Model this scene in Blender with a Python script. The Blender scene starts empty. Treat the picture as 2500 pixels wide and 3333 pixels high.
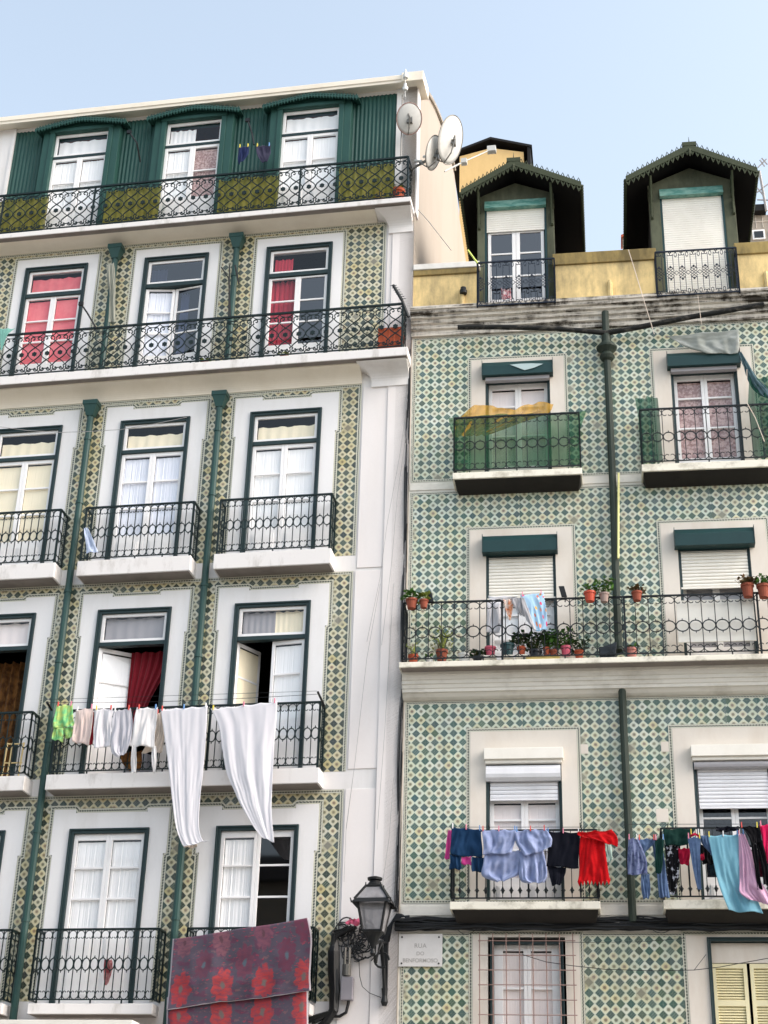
import bpy, math, random
from mathutils import Vector, Matrix
random.seed(7)
SC = bpy.context.scene
COL = SC.collection
# ---------------------------------------------------------------- camera
FPX, PITCH, ROLL = 4949.2, math.radians(26.2474), math.radians(1.70504)
CAMZ = 1.6
cp, sp = math.cos(PITCH), math.sin(PITCH); cr, sr = math.cos(ROLL), math.sin(ROLL)
MV = Matrix(((cr, -sr, 0), (sr, cr, 0), (0, 0, 1))) @ Matrix(((1, 0, 0), (0, sp, -cp), (0, cp, sp)))
cam = bpy.data.cameras.new('camera'); co = bpy.data.objects.new('camera', cam); COL.objects.link(co)
R3 = Matrix((MV[0], -MV[1], -MV[2])).transposed()
co.matrix_world = Matrix.Translation((0, 0, CAMZ)) @ R3.to_4x4()
cam.sensor_fit = 'VERTICAL'; cam.sensor_height = 36; cam.lens = FPX/3333*36; cam.clip_end = 3000; cam.clip_start = .1
SC.camera = co
# ---------------------------------------------------------------- light
SUN_EL, SUN_AZ = math.radians(38), math.radians(112)      # azimuth from +Y towards +X
SKY = 0.15
w_ = bpy.data.worlds.new('World'); SC.world = w_; w_.use_nodes = True
nt = w_.node_tree; sky = nt.nodes.new('ShaderNodeTexSky'); sky.sky_type = 'NISHITA'; sky.sun_disc = False
sky.sun_elevation = SUN_EL; sky.sun_rotation = SUN_AZ; sky.air_density = 1.0; sky.dust_density = 4; sky.ozone_density = 1.0
hs = nt.nodes.new('ShaderNodeHueSaturation'); hs.inputs['Saturation'].default_value = .6; hs.inputs['Hue'].default_value = .485; nt.links.new(sky.outputs[0], hs.inputs['Color']); nt.links.new(hs.outputs[0], nt.nodes['Background'].inputs[0]); nt.nodes['Background'].inputs[1].default_value = SKY
sl = bpy.data.lights.new('sun', 'SUN'); sl.energy = .3; sl.angle = math.radians(18); sl.color = (1, .95, .87)
so = bpy.data.objects.new('sun', sl); COL.objects.link(so)
sd = Vector((math.sin(SUN_AZ)*math.cos(SUN_EL), math.cos(SUN_AZ)*math.cos(SUN_EL), math.sin(SUN_EL)))
so.rotation_euler = sd.to_track_quat('Z', 'Y').to_euler(); so.location = (-10, 0, 30)
SC.view_settings.view_transform = 'Standard'; SC.view_settings.look = 'None'
SC.view_settings.exposure = 1.5; SC.view_settings.gamma = 1.0
SC.cycles.max_bounces = 8; SC.cycles.transparent_max_bounces = 16
# ---------------------------------------------------------------- frames of the two facades
YAW = {'L': math.radians(-10.9963), 'R': math.radians(-8.6561)}
def ray(x, y): return MV.transposed() @ Vector((x-1250, y-1666.5, FPX))
_r = ray(1328, 1700); CX, CY = _r.x/_r.y*21.6, 21.6
def frame(s):
    a = YAW[s]; return Vector((math.cos(a), math.sin(a))), Vector((math.sin(a), -math.cos(a)))
def px(s, x, y, w=0.0):
    "where the sight line through a measured point meets the vertical plane w metres in front of a facade: (u, w, z)"
    d, n = frame(s); r = ray(x, y); r2 = Vector((r.x, r.y)); C2 = Vector((CX, CY))
    k = (C2.dot(n)+w)/r2.dot(n); p = r*k
    return (Vector((p.x, p.y))-C2).dot(d), w, p.z+CAMZ
def world(s, u, w, z):
    d, n = frame(s); return Vector((CX, CY))+d*u+n*w, z
ZM = {'A':(0,200,1.659),'B':(700,200,1.659),'C':(1500,400,1.659),'D':(0,1100,1.659),'E':(700,1100,1.659),'F':(1500,1100,1.659),'G':(0,1800,2.07375),'H':(0,2533,2.07375),'I':(500,1900,2.07375),'J':(500,2533,2.07375),'K':(1200,1900,2.07375),'L':(1000,2633,2.37),'M':(1700,1900,2.07375),'N':(1700,2533,2.07375),
      'Q':(1400,2600,2.37),'Y':(1950,2600,3.016),'P':(1050,2800,4.1475),'V':(1290,1880,2.37),'S':(1280,220,3.318),'q':(250,1600,3.687),'T':(2100,400,4.1475),'U':(1500,780,4.1475),'r':(1050,950,5.53)}
def Z(k, x, y): a = ZM[k]; return a[0]+x/a[2], a[1]+y/a[2]
# ---------------------------------------------------------------- materials
def c(h, a=1.0):
    v = [int(h[i:i+2], 16)/255 for i in (0, 2, 4)]
    return tuple([(x/12.92 if x <= .04045 else ((x+.055)/1.055)**2.4) for x in v])+(a,)
class NT:
    def __init__(s, name):
        s.m = bpy.data.materials.new(name); s.m.use_nodes = True; s.t = s.m.node_tree; s.b = s.t.nodes['Principled BSDF']
    def n(s, typ, **kw):
        x = s.t.nodes.new(typ)
        for k, v in kw.items(): setattr(x, k, v)
        return x
    def put(s, sock, v):
        if hasattr(v, 'is_output') or isinstance(v, bpy.types.NodeSocket): s.t.links.new(v, sock)
        else: sock.default_value = v
    def m_(s, op, a, b=0.0, d=0.0):
        x = s.n('ShaderNodeMath', operation=op); s.put(x.inputs[0], a); s.put(x.inputs[1], b)
        if op in ('MULTIPLY_ADD', 'COMPARE', 'WRAP', 'SMOOTH_MIN'): s.put(x.inputs[2], d)
        return x.outputs[0]
    def mix(s, f, a, b):
        x = s.n('ShaderNodeMix', data_type='RGBA'); s.put(x.inputs[0], f); s.put(x.inputs[6], a); s.put(x.inputs[7], b); return x.outputs[2]
    def obj(s, scale=(1, 1, 1)):
        t = s.n('ShaderNodeTexCoord'); mp = s.n('ShaderNodeMapping'); mp.inputs[3].default_value = scale
        s.t.links.new(t.outputs['Object'], mp.inputs[0]); return mp.outputs[0]
    def uv(s):
        t = s.n('ShaderNodeTexCoord'); x = s.n('ShaderNodeSeparateXYZ'); s.t.links.new(t.outputs['UV'], x.inputs[0]); return x.outputs[0], x.outputs[1], t.outputs['UV']
    def noise(s, vec, sc, det=4, rough=.6):
        x = s.n('ShaderNodeTexNoise'); s.put(x.inputs['Vector'], vec); x.inputs['Scale'].default_value = sc; x.inputs['Detail'].default_value = det; x.inputs['Roughness'].default_value = rough; return x.outputs[0]
    def wn(s, x, y, k=0.0):
        v = s.n('ShaderNodeCombineXYZ'); s.put(v.inputs[0], x); s.put(v.inputs[1], y); v.inputs[2].default_value = k
        n = s.n('ShaderNodeTexWhiteNoise', noise_dimensions='3D'); s.t.links.new(v.outputs[0], n.inputs[0]); return n.outputs[0]
    def ramp(s, f, stops):
        x = s.n('ShaderNodeValToRGB'); s.put(x.inputs[0], f); e = x.color_ramp.elements
        e[0].position, e[0].color = stops[0]; e[1].position, e[1].color = stops[-1]
        for p, col in stops[1:-1]: k = e.new(p); k.color = col
        return x.outputs[0]
    def step(s, f, lo, hi):
        x = s.n('ShaderNodeMapRange'); s.put(x.inputs[0], f); x.inputs[1].default_value = lo; x.inputs[2].default_value = hi; return x.outputs[0]
    def bump(s, h, st=.3, dist=.01):
        x = s.n('ShaderNodeBump'); x.inputs[0].default_value = st; x.inputs[1].default_value = dist; s.put(x.inputs[2], h); s.t.links.new(x.outputs[0], s.b.inputs['Normal'])
    def fin(s, col, rough=.6, metal=0.0, spec=.4):
        s.put(s.b.inputs['Base Color'], col); s.put(s.b.inputs['Roughness'], rough); s.b.inputs['Metallic'].default_value = metal; s.b.inputs['Specular IOR Level'].default_value = spec; return s.m
def rough_mat(name, col, dirt=None, amt=.25, sc=3.0, stretch=.35, rough=.75, bump=.15, thr=(.45, .8), spec=.3, metal=0):
    t = NT(name); v = t.obj((1, 1, stretch)); n1 = t.noise(v, sc, 6, .65); f = t.step(n1, *thr)
    f = t.m_('MULTIPLY', f, amt); a = c(col); d = c(dirt) if dirt else tuple(x*.6 for x in a[:3])+(1,)
    base = t.mix(f, a, d); n2 = t.noise(t.obj(), 40, 3); base = t.mix(t.m_('MULTIPLY', t.step(n2, .35, .75), .10), base, tuple(x*.75 for x in a[:3])+(1,))
    if bump: t.bump(t.noise(t.obj(), 18, 5), bump, .01)
    return t.fin(base, rough, metal, spec)
def plain(name, col, rough=.6, metal=0.0, spec=.4): 
    t = NT(name); n = t.noise(t.obj(), 9, 4); b = t.mix(t.m_('MULTIPLY', t.step(n, .3, .8), .22), c(col), tuple(x*.6 for x in c(col)[:3])+(1,)); return t.fin(b, rough, metal, spec)
def tile_mat(name, warm, darks, lightc):
    t = NT(name); u, v, uvv = t.uv()
    u = t.m_('ADD', u, t.m_('MULTIPLY', t.m_('SUBTRACT', t.noise(t.obj(), 1.6, 3), .5), .16)); v = t.m_('ADD', v, t.m_('MULTIPLY', t.m_('SUBTRACT', t.noise(t.obj((1.1, 1, .9)), 2.1, 3), .5), .16))
    fu = t.m_('SUBTRACT', u, t.m_('ROUND', u)); fv = t.m_('SUBTRACT', v, t.m_('ROUND', v))
    au, av = t.m_('ABSOLUTE', fu), t.m_('ABSOLUTE', fv); a = t.m_('ADD', au, av)
    dark = t.step(a, .54, .575)
    r = t.m_('SQRT', t.m_('ADD', t.m_('MULTIPLY', fu, fu), t.m_('MULTIPLY', fv, fv)))
    th = t.m_('ARCTAN2', fu, fv); pet = t.m_('MULTIPLY', t.m_('COSINE', t.m_('MULTIPLY', th, 8.0)), .045)
    blot = t.m_('SUBTRACT', 1.0, t.step(t.m_('ADD', r, pet), .13, .22))
    cu, cv = t.m_('ROUND', u), t.m_('ROUND', v); nz = t.wn(cu, cv, 1.0); nz2 = t.wn(cu, cv, 5.0)
    light = t.ramp(nz, [(0, c(lightc[0])), (.45, c(lightc[1])), (.8, c(lightc[2])), (1, c(lightc[3]))])
    ring = t.m_('MULTIPLY', t.m_('SUBTRACT', 1.0, t.step(t.m_('ABSOLUTE', t.m_('SUBTRACT', r, .27)), .05, .12)), t.m_('MULTIPLY', nz2, .45))
    light = t.mix(ring, light, c('dcc88a'))
    light = t.mix(t.m_('MULTIPLY', t.m_('SUBTRACT', 1.0, t.step(t.m_('ABSOLUTE', t.m_('SUBTRACT', a, .47)), .012, .03)), .3), light, c('9aa590'))
    light = t.mix(t.m_('MULTIPLY', blot, .9), light, t.ramp(nz2, [(0, c('55584a')), (.5, c('77704f')), (1, c('7c5f50'))]))
    du, dv = t.m_('FLOOR', u), t.m_('FLOOR', v); dz = t.wn(du, dv, 2.0); dz2 = t.wn(du, dv, 9.0)
    d0 = t.ramp(dz, [(i/(len(darks)-1), c(h)) for i, h in enumerate(darks)])
    sgn = t.m_('SUBTRACT', u, v)
    st = t.m_('MULTIPLY', t.step(t.m_('SINE', t.m_('MULTIPLY', sgn, 6.2832*3.5)), .1, .7), t.m_('MULTIPLY', t.step(dz2, .35, .6), .55))
    d0 = t.mix(st, d0, c('8f9d90'))
    d0 = t.mix(t.m_('MULTIPLY', t.wn(du, dv, 21.0), .35), d0, c('2c3a37')); light = t.mix(t.m_('MULTIPLY', t.wn(cu, cv, 23.0), .22), light, c('a9a78d')); col = t.mix(dark, light, d0)
    bad = t.m_('GREATER_THAN', t.wn(t.m_('FLOOR', u), t.m_('FLOOR', v), 41.0), .985); col = t.mix(t.m_('MULTIPLY', bad, .55), col, c('a39c88'))
    big = t.step(t.noise(t.obj((1, 1, .6)), .9, 3), .4, .7)
    w = t.n('ShaderNodeMix', data_type='RGBA', blend_type='MULTIPLY'); t.put(w.inputs[0], t.m_('MULTIPLY', big, warm)); t.put(w.inputs[6], col); w.inputs[7].default_value = c('efdc9c'); col = w.outputs[2]
    # joints of the square tiles
    gu = t.m_('ABSOLUTE', t.m_('SUBTRACT', t.m_('FRACT', u), .5)); gv = t.m_('ABSOLUTE', t.m_('SUBTRACT', t.m_('FRACT', v), .5))
    g = t.m_('SUBTRACT', 1.0, t.step(t.m_('MINIMUM', gu, gv), .006, .02)); col = t.mix(t.m_('MULTIPLY', g, .35), col, c('8d8f80'))
    gr = t.step(t.noise(t.obj((1, 1, .3)), 2.2, 6, .7), .52, .78); col = t.mix(t.m_('MULTIPLY', gr, .28), col, c('5c5a48'))
    t.bump(t.m_('ADD', t.m_('MULTIPLY', g, -1.0), t.m_('MULTIPLY', t.wn(du, dv, 3.0), .3)), .25, .004)
    return t.fin(col, t.m_('ADD', .24, t.m_('MULTIPLY', gr, .35)), 0, .5)
def rope_mat():
    t = NT('rope_border_tile'); u, v, _ = t.uv(); a = t.m_('ABSOLUTE', t.m_('SUBTRACT', v, .5))
    x = t.m_('ADD', t.m_('MULTIPLY', u, 24.0), t.m_('MULTIPLY', v, 1.2)); fr = t.m_('FRACT', x)
    d = t.m_('MULTIPLY', t.m_('SUBTRACT', 1.0, t.step(a, .17, .23)), t.m_('MAXIMUM', .35, t.step(fr, .25, .45)))
    edge = t.step(a, .42, .46); f = t.m_('MAXIMUM', d, t.m_('MULTIPLY', edge, .7))
    nz = t.wn(t.m_('FLOOR', x), 0.0); dk = t.mix(nz, c('272f2a'), c('454b43'))
    return t.fin(t.mix(f, c('cfcdbb'), dk), .35)
def glass_mat(name, tint, refl=.12):
    t = NT(name); tr = t.n('ShaderNodeBsdfTransparent'); tr.inputs[0].default_value = c(tint)
    g = t.n('ShaderNodeBsdfGlossy'); g.inputs[0].default_value = (1, 1, 1, 1); g.inputs['Roughness'].default_value = .03
    ge = t.n('ShaderNodeNewGeometry'); dt = t.n('ShaderNodeVectorMath', operation='DOT_PRODUCT'); t.put(dt.inputs[0], ge.outputs['Normal']); t.put(dt.inputs[1], ge.outputs['Incoming']); sch = t.m_('POWER', t.m_('SUBTRACT', 1.0, t.m_('ABSOLUTE', dt.outputs['Value'])), 5.0)
    bp = t.n('ShaderNodeBump'); bp.inputs[0].default_value = .15; bp.inputs[1].default_value = .02; t.put(bp.inputs[2], t.noise(t.obj(), 2.5, 2)); t.t.links.new(bp.outputs[0], g.inputs['Normal'])
    f = t.m_('ADD', t.m_('MULTIPLY', sch, .6), refl)
    mx = t.n('ShaderNodeMixShader'); t.put(mx.inputs[0], f); t.t.links.new(tr.outputs[0], mx.inputs[1]); t.t.links.new(g.outputs[0], mx.inputs[2])
    t.t.links.new(mx.outputs[0], t.t.nodes['Material Output'].inputs[0]); return t.m
def cloth_mat(name, col, col2=None, sc=6, thr=(.4, .6), trans=.3, fine=.12):
    t = NT(name); v = t.obj(); b = c(col)
    if col2: b = t.mix(t.step(t.noise(v, sc, 3), *thr), b, c(col2))
    n = t.noise(v, 120, 2); b = t.mix(t.m_('MULTIPLY', n, fine), b, tuple(x*.5 for x in c(col)[:3])+(1,))
    t.fin(b, .9, 0, .1); t.b.inputs['Sheen Weight'].default_value = .15
    t.bump(t.noise(v, 26, 8, .7), .6, .02)
    if trans:
        tl = t.n('ShaderNodeBsdfTranslucent'); t.put(tl.inputs[0], b); mx = t.n('ShaderNodeMixShader'); mx.inputs[0].default_value = trans
        t.t.links.new(t.b.outputs[0], mx.inputs[1]); t.t.links.new(tl.outputs[0], mx.inputs[2]); t.t.links.new(mx.outputs[0], t.t.nodes['Material Output'].inputs[0])
    return t.m
def sheer_mat(name, col, opac):
    t = NT(name); t.fin(c(col), .6, 0, .3); tr = t.n('ShaderNodeBsdfTransparent'); tr.inputs[0].default_value = tuple(.35+.65*x for x in c(col)[:3])+(1,)
    f = t.m_('ADD', opac, t.m_('MULTIPLY', t.m_('SUBTRACT', t.noise(t.obj((1, 1, .4)), 7, 5), .5), .5))
    mx = t.n('ShaderNodeMixShader'); t.put(mx.inputs[0], f); t.t.links.new(tr.outputs[0], mx.inputs[1]); t.t.links.new(t.b.outputs[0], mx.inputs[2])
    t.t.links.new(mx.outputs[0], t.t.nodes['Material Output'].inputs[0]); return t.m
def corr_mat(name, col, n=14):
    return rough_mat(name, col, None, .35, 4, .3, .55, .1)
def grime_stone(name, base, dirt, amt):
    t = NT(name); v = t.obj((.35, 1, 6.0)); n = t.noise(v, 2.4, 9, .72); f = t.step(n, .45, .62); n2 = t.noise(t.obj((1, 1, .4)), 9, 5, .7)
    f = t.m_('MULTIPLY', f, t.m_('ADD', .4, t.step(n2, .35, .6))); f = t.m_('MINIMUM', t.m_('MULTIPLY', f, amt), 1.0)
    b = t.mix(t.m_('MULTIPLY', t.step(n2, .4, .7), .3), c(base), c('a9a091')); t.bump(n2, .35, .02)
    return t.fin(t.mix(f, b, c(dirt)), .85, 0, .2)
def stain_wall(name, base, dirt, amt=.7, thr=(.5, .75)):
    t = NT(name); n = t.noise(t.obj((1, 1, .5)), 1.1, 8, .72); n2 = t.noise(t.obj((1, 1, .15)), 6, 4, .6)
    f = t.m_('MULTIPLY', t.step(t.m_('ADD', t.m_('MULTIPLY', n, .75), t.m_('MULTIPLY', n2, .25)), *thr), amt)
    t.bump(t.noise(t.obj(), 25, 4), .2, .01); return t.fin(t.mix(f, c(base), c(dirt)), .85, 0, .2)
M = {}
M['white'] = rough_mat('white_render', 'e2dfdc', 'b5aea2', .5, 2.2, .18, thr=(.48, .8))
M['whiteL'] = rough_mat('white_plaster_surround', 'e6e4e2', 'bfb9ae', .4, 1.8, .2, thr=(.5, .8))
M['slab'] = rough_mat('white_painted_slab', 'e0dcd8', '8f8779', .6, 4.2, .35, thr=(.54, .76))
M['cream'] = rough_mat('cream_render', 'e9e0cf', 'c6b9a2', .4, 1.5, .4)
M['pinkish'] = rough_mat('pale_pink_render', 'e6e0dc', 'd3cac3', .4, 1.2, .3)
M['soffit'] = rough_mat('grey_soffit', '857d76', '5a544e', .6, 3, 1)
M['soffitR'] = rough_mat('near_black_soffit', '2b2825', '171512', .8, 3, 1)  # near-black colour for the balcony undersides of the right house
M['gable'] = rough_mat('peach_gable_render', 'a1978a', '8f8270', .6, .6, .3)
M['tileL'] = tile_mat('green_patterned_tile', .5, ['40463f', '3d4a44', '4a4a3c', '414a50', '464a3e', '364d48'], ['ccc9b4', 'c6c3a8', 'd2d0c1', 'c3ba8e'])
M['tileR'] = tile_mat('teal_patterned_tile', .22, ['48645a', '526464', '46665e', '5a6759', '426063', '50664f', '4c6a62'], ['ccd6c8', 'c8d2be', 'd5dbd0', 'c9c9a9'])
M['rope'] = rope_mat()
M['green'] = rough_mat('dark_green_paint', '28393a', '182628', .4, 5, .4, .45, .08)
M['greenbox'] = rough_mat('dark_green_shutter_box', '1b3a3b', '122526', .4, 4, .6, .45, .05)
M['pipe'] = rough_mat('green_painted_pipe', '2a4843', '18302d', .45, 4, .4, .4, .1)
M['piper'] = rough_mat('old_green_grey_pipe', '2e382f', '1f241d', .6, 4, .5, .6, .2)
M['attic'] = rough_mat('green_corrugated_sheet', '264e47', '183631', .5, 3, .25, .5, .05)
M['atticd'] = rough_mat('green_dormer_paint', '274c45', '17332e', .45, 5, .5, .5, .15)
M['iron'] = rough_mat('black_green_iron', '10201f', '080f0f', .5, 8, 1, .4, 0)
M['ironR'] = rough_mat('black_iron', '171c1e', '0a0c0c', .5, 8, 1, .5, 0)
M['ironblue'] = rough_mat('blue_black_iron', '151f2e', '090d14', .5, 8, 1, .4, 0)
M['rust'] = rough_mat('rusty_iron', '9a7f76', '74524a', .6, 9, 1, .8, .2)
M['sash'] = rough_mat('white_sash_paint', 'f0eeec', 'd6d2cc', .25, 3, .5, .4, .03)
M['glass'] = glass_mat('window_glass', 'fdfdfd', .045)
M['glassd'] = glass_mat('dark_window_glass', '59606c', .06)
M['glassb'] = glass_mat('blue_grey_window_glass', '8088a0', .13)
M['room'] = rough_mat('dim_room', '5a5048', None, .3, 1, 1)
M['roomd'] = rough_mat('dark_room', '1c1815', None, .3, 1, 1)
M['cur_white'] = cloth_mat('white_net_curtain', 'fdfdfc', trans=0)
M['cur_blue'] = cloth_mat('bluish_white_curtain', 'eef1fa', trans=0)
M['cur_cream'] = cloth_mat('cream_curtain', 'faefd2', trans=0)
M['cur_red'] = cloth_mat('coral_red_curtain', 'ee8287', 'e66f79', 3, trans=0)
M['cur_crim'] = cloth_mat('crimson_curtain', 'b83a4a', trans=0)
M['cur_dred'] = cloth_mat('deep_red_curtain', '84202b', trans=0)
M['cur_brown'] = cloth_mat('brown_gold_curtain', '8a5f33', '5c3b1f', 9, trans=0)
M['cur_pink'] = cloth_mat('pale_pink_curtain', 'f3e9e5', trans=0)
M['cur_grey'] = cloth_mat('grey_blind', 'a7a5a8', trans=0)
M['cur_lace'] = cloth_mat('patterned_lace_curtain', 'cbb0aa', '9c7d7a', 26, (.42, .58), trans=0)
M['shut'] = rough_mat('cream_roller_shutter', 'ece8dd', 'cfc8b8', .4, 3, .5, .5, .02)
M['shutw'] = rough_mat('white_roller_shutter', 'e4e4e6', 'bdbcbc', .4, 3, .5, .45, .02)
M['yellow'] = stain_wall('stained_yellow_render', 'e6cb90', '7d7259', .9, (.44, .64))
M['yellowcap'] = stain_wall('stained_coping', 'a8925c', '5a5038', .85, (.38, .58))
M['whitecap'] = rough_mat('white_coping', 'dedbd4', 'a8a296', .5, 4, .6)
M['grime'] = grime_stone('soot_stained_stone', 'd3ccbf', '3a352e', 1.15)
M['stoneR'] = rough_mat('grey_white_cornice_stone', 'dcd8cd', '8f8879', .5, 2.0, 1.6, thr=(.48, .75))
M['stoneS'] = rough_mat('cream_painted_sill_stone', 'e4dfcf', '8e8672', .7, 4.0, 1, thr=(.5, .7))
M['surR'] = rough_mat('aged_stone_surround', 'ddd5c9', 'bca993', .6, 1.6, .35, thr=(.42, .8))
M['dormer'] = stain_wall('grey_green_dormer_sheet', '5f6250', '33362b', .9, (.42, .62))
M['droof'] = rough_mat('mossy_green_iron_roof', '3d4430', '232819', .6, 6, 1, .7, .2)
M['black'] = rough_mat('black_corrugated_side', '0d0c0c', '050505', .5, 4, 1, .7, 0)
M['teal'] = rough_mat('weathered_teal_paint', '4f857b', '8fb5a7', .8, 5, 3, .5, .1, (.4, .6))
M['cable'] = plain('black_cable', '101112', .5)
M['wire'] = plain('grey_wire', '9b9896', .6)
M['dish'] = rough_mat('grey_white_dish', 'c9c8c2', '9a968c', .4, 6, 1, .5, .02)
M['metal'] = plain('dull_galvanised_metal', '77756f', .45, .6)
M['darkm'] = plain('dark_metal', '1d1f20', .5, .3)
M['lampglass'] = sheer_mat('frosted_lamp_glass', 'a9a8aa', .42)
M['terra'] = rough_mat('terracotta', 'b5593c', '8a4a35', .6, 12, 1, .85, .2)
M['terra2'] = rough_mat('brown_terracotta', '8d4b38', '6b3a2d', .6, 12, 1, .85, .2)
M['leaf'] = rough_mat('green_leaf', '4f7a30', '2c4d1e', .8, 20, 1, .6, 0, (.35, .65))
M['leafd'] = rough_mat('dark_green_leaf', '2f4a24', '1a2e16', .8, 20, 1, .6, 0, (.35, .65))
M['leafy'] = rough_mat('yellow_green_leaf', '9aa24a', '5c7030', .8, 20, 1, .6, 0, (.35, .65))
M['leafr'] = rough_mat('red_green_leaf', '6e4a2c', '3c4a22', .8, 20, 1, .6, 0, (.35, .65))
M['stem'] = plain('plant_stem', '5a5636', .8)
M['marble'] = rough_mat('white_marble_plaque', 'd9d6d2', 'b9b5ae', .5, 3, 1, .5, .05)
M['inscr'] = plain('worn_inscription', 'aaa6a1', .8)
M['asphalt'] = rough_mat('asphalt', '4a4a4a', None, .4, 3, 1, .9)
M['paving'] = rough_mat('pale_paving', 'a8a49c', None, .4, 5, 1, .9)
# ---------------------------------------------------------------- geometry
ROOTS = {}
class MB:
    def __init__(s): s.v = []; s.f = []; s.uvs = []; s.mi = []; s.k = 0
    def add(s, vs, fs, uvs=None):
        b = len(s.v); s.v += [tuple(p) for p in vs]
        for i, f in enumerate(fs):
            s.f.append([b+j for j in f]); s.uvs.append(uvs[i] if uvs else None); s.mi.append(s.k)
        return s
    def box(s, u0, u1, w0, w1, z0, z1):
        return s.hexa([(u0,w0,z0),(u1,w0,z0),(u1,w1,z0),(u0,w1,z0),(u0,w0,z1),(u1,w0,z1),(u1,w1,z1),(u0,w1,z1)])
    def hexa(s, p): return s.add(p, [(0,1,2,3),(7,6,5,4),(0,4,5,1),(1,5,6,2),(2,6,7,3),(3,7,4,0)])
    def quad(s, p, uv=None): return s.add(p, [(0,1,2,3)], [uv] if uv else None)
    def tube(s, pts, r, n=5, taper=None, cap=True):
        pts = [Vector(p) for p in pts]; m = len(pts); vs = []; up = None
        for i, p in enumerate(pts):
            a = pts[max(i-1, 0)]; b = pts[min(i+1, m-1)]; t = (b-a)
            if t.length < 1e-9: t = Vector((0, 0, 1))
            t.normalize()
            if up is None: up = Vector((0, 1, 0)) if abs(t.y) < .9 else Vector((1, 0, 0))
            x = t.cross(up)
            if x.length < 1e-4: x = t.cross(Vector((1, .3, .2)))
            x.normalize(); y = t.cross(x); up = -y if False else up
            rr = r if taper is None else r*(taper[i] if hasattr(taper, '__len__') else 1+(taper-1)*i/(m-1))
            for k in range(n):
                q = 2*math.pi*(k+.5)/n; vs.append(p+x*math.cos(q)*rr+y*math.sin(q)*rr)
        fs = [(i*n+k, i*n+(k+1) % n, (i+1)*n+(k+1) % n, (i+1)*n+k) for i in range(m-1) for k in range(n)]
        if cap: fs += [tuple(range(n))[::-1], tuple((m-1)*n+k for k in range(n))]
        return s.add(vs, fs)
    def lathe(s, cx, cw, prof, n=14, sx=1, sy=1):
        vs = []
        for r, z in prof:
            for k in range(n): q = 2*math.pi*k/n; vs.append((cx+r*sx*math.cos(q), cw+r*sy*math.sin(q), z))
        m = len(prof); fs = [(i*n+k, i*n+(k+1) % n, (i+1)*n+(k+1) % n, (i+1)*n+k) for i in range(m-1) for k in range(n)]
        if prof[0][0] > 1e-4: fs.append(tuple(range(n))[::-1])
        if prof[-1][0] > 1e-4: fs.append(tuple((m-1)*n+k for k in range(n)))
        return s.add(vs, fs)
    def sweep(s, prof, u0, u1, closed=False):
        "profile [(w,z)] pulled along u"
        m = len(prof); vs = [(u0, w, z) for w, z in prof]+[(u1, w, z) for w, z in prof]
        fs = [(i, i+1, m+i+1, m+i) for i in range(m-1)]
        if closed: fs.append((m-1, 0, m, 2*m-1))
        fs += [tuple(range(m))[::-1], tuple(range(m, 2*m))]
        return s.add(vs, fs)
    def prism(s, pts, w0, w1):
        "outline [(u,z)] between two depths"
        m = len(pts); vs = [(u, w0, z) for u, z in pts]+[(u, w1, z) for u, z in pts]
        fs = [tuple(range(m)), tuple(range(m, 2*m))[::-1]]+[(i, (i+1) % m, m+(i+1) % m, m+i) for i in range(m)]
        return s.add(vs, fs)
    def ribbon(s, pts, wid, w, side=1):
        "flat border strip along [(u,z)], mitred, offset to one side; uv = length, across"
        P = [Vector(p) for p in pts]; m = len(P); off = []
        for i in range(m):
            d1 = (P[i]-P[i-1]).normalized() if i else (P[1]-P[0]).normalized()
            d2 = (P[i+1]-P[i]).normalized() if i < m-1 else d1
            n1 = Vector((-d1.y, d1.x))*side; n2 = Vector((-d2.y, d2.x))*side; b = (n1+n2); b = b/max(b.length_squared, 1e-6)*2
            off.append(P[i]+b*wid)
        L = 0
        for i in range(m-1):
            l = (P[i+1]-P[i]).length
            s.quad([(P[i].x, w, P[i].y), (P[i+1].x, w, P[i+1].y), (off[i+1].x, w, off[i+1].y), (off[i].x, w, off[i].y)], [(L, 0), (L+l, 0), (L+l, 1), (L, 1)]); L += l
        return s
    def cells(s, us, zs, inside, w, uvf=None):
        us = sorted(set(us)); zs = sorted(set(zs))
        for i in range(len(us)-1):
            for j in range(len(zs)-1):
                u, z = (us[i]+us[i+1])/2, (zs[j]+zs[j+1])/2
                if inside(u, z):
                    q = [(us[i], zs[j]), (us[i+1], zs[j]), (us[i+1], zs[j+1]), (us[i], zs[j+1])]
                    s.quad([(a, w, b) for a, b in q], [uvf(a, b) for a, b in q] if uvf else None)
        return s
    def build(s, name, mats, parent=None, smooth=False, bevel=0, solid=0, side=None, base=None):
        me = bpy.data.meshes.new(name)
        root = parent
        while root is not None and root.parent is not None: root = root.parent
        if root is not None: bu, bw, bz = ROOTS[root.name]
        else: bu, bw, bz = base
        me.from_pydata([(u-bu, -(w-bw), z-bz) for u, w, z in s.v], [], s.f)
        if any(s.uvs):
            uvl = me.uv_layers.new(name='UVMap'); li = 0
            for f, uv in zip(s.f, s.uvs):
                for k in range(len(f)):
                    if uv: uvl.data[li].uv = uv[k]
                    li += 1
        if not isinstance(mats, (list, tuple)): mats = [mats]
        for m in mats: me.materials.append(M[m] if isinstance(m, str) else m)
        for p, k in zip(me.polygons, s.mi): p.material_index = min(k, len(mats)-1); p.use_smooth = smooth
        me.validate(); me.update()
        o = bpy.data.objects.new(name, me); COL.objects.link(o)
        if parent is not None: o.parent = parent
        else: place(o, side, base)
        if bevel:
            b = o.modifiers.new('bevel', 'BEVEL'); b.width = bevel; b.segments = 2; b.limit_method = 'ANGLE'
        if solid: x = o.modifiers.new('solid', 'SOLIDIFY'); x.thickness = solid
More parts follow.
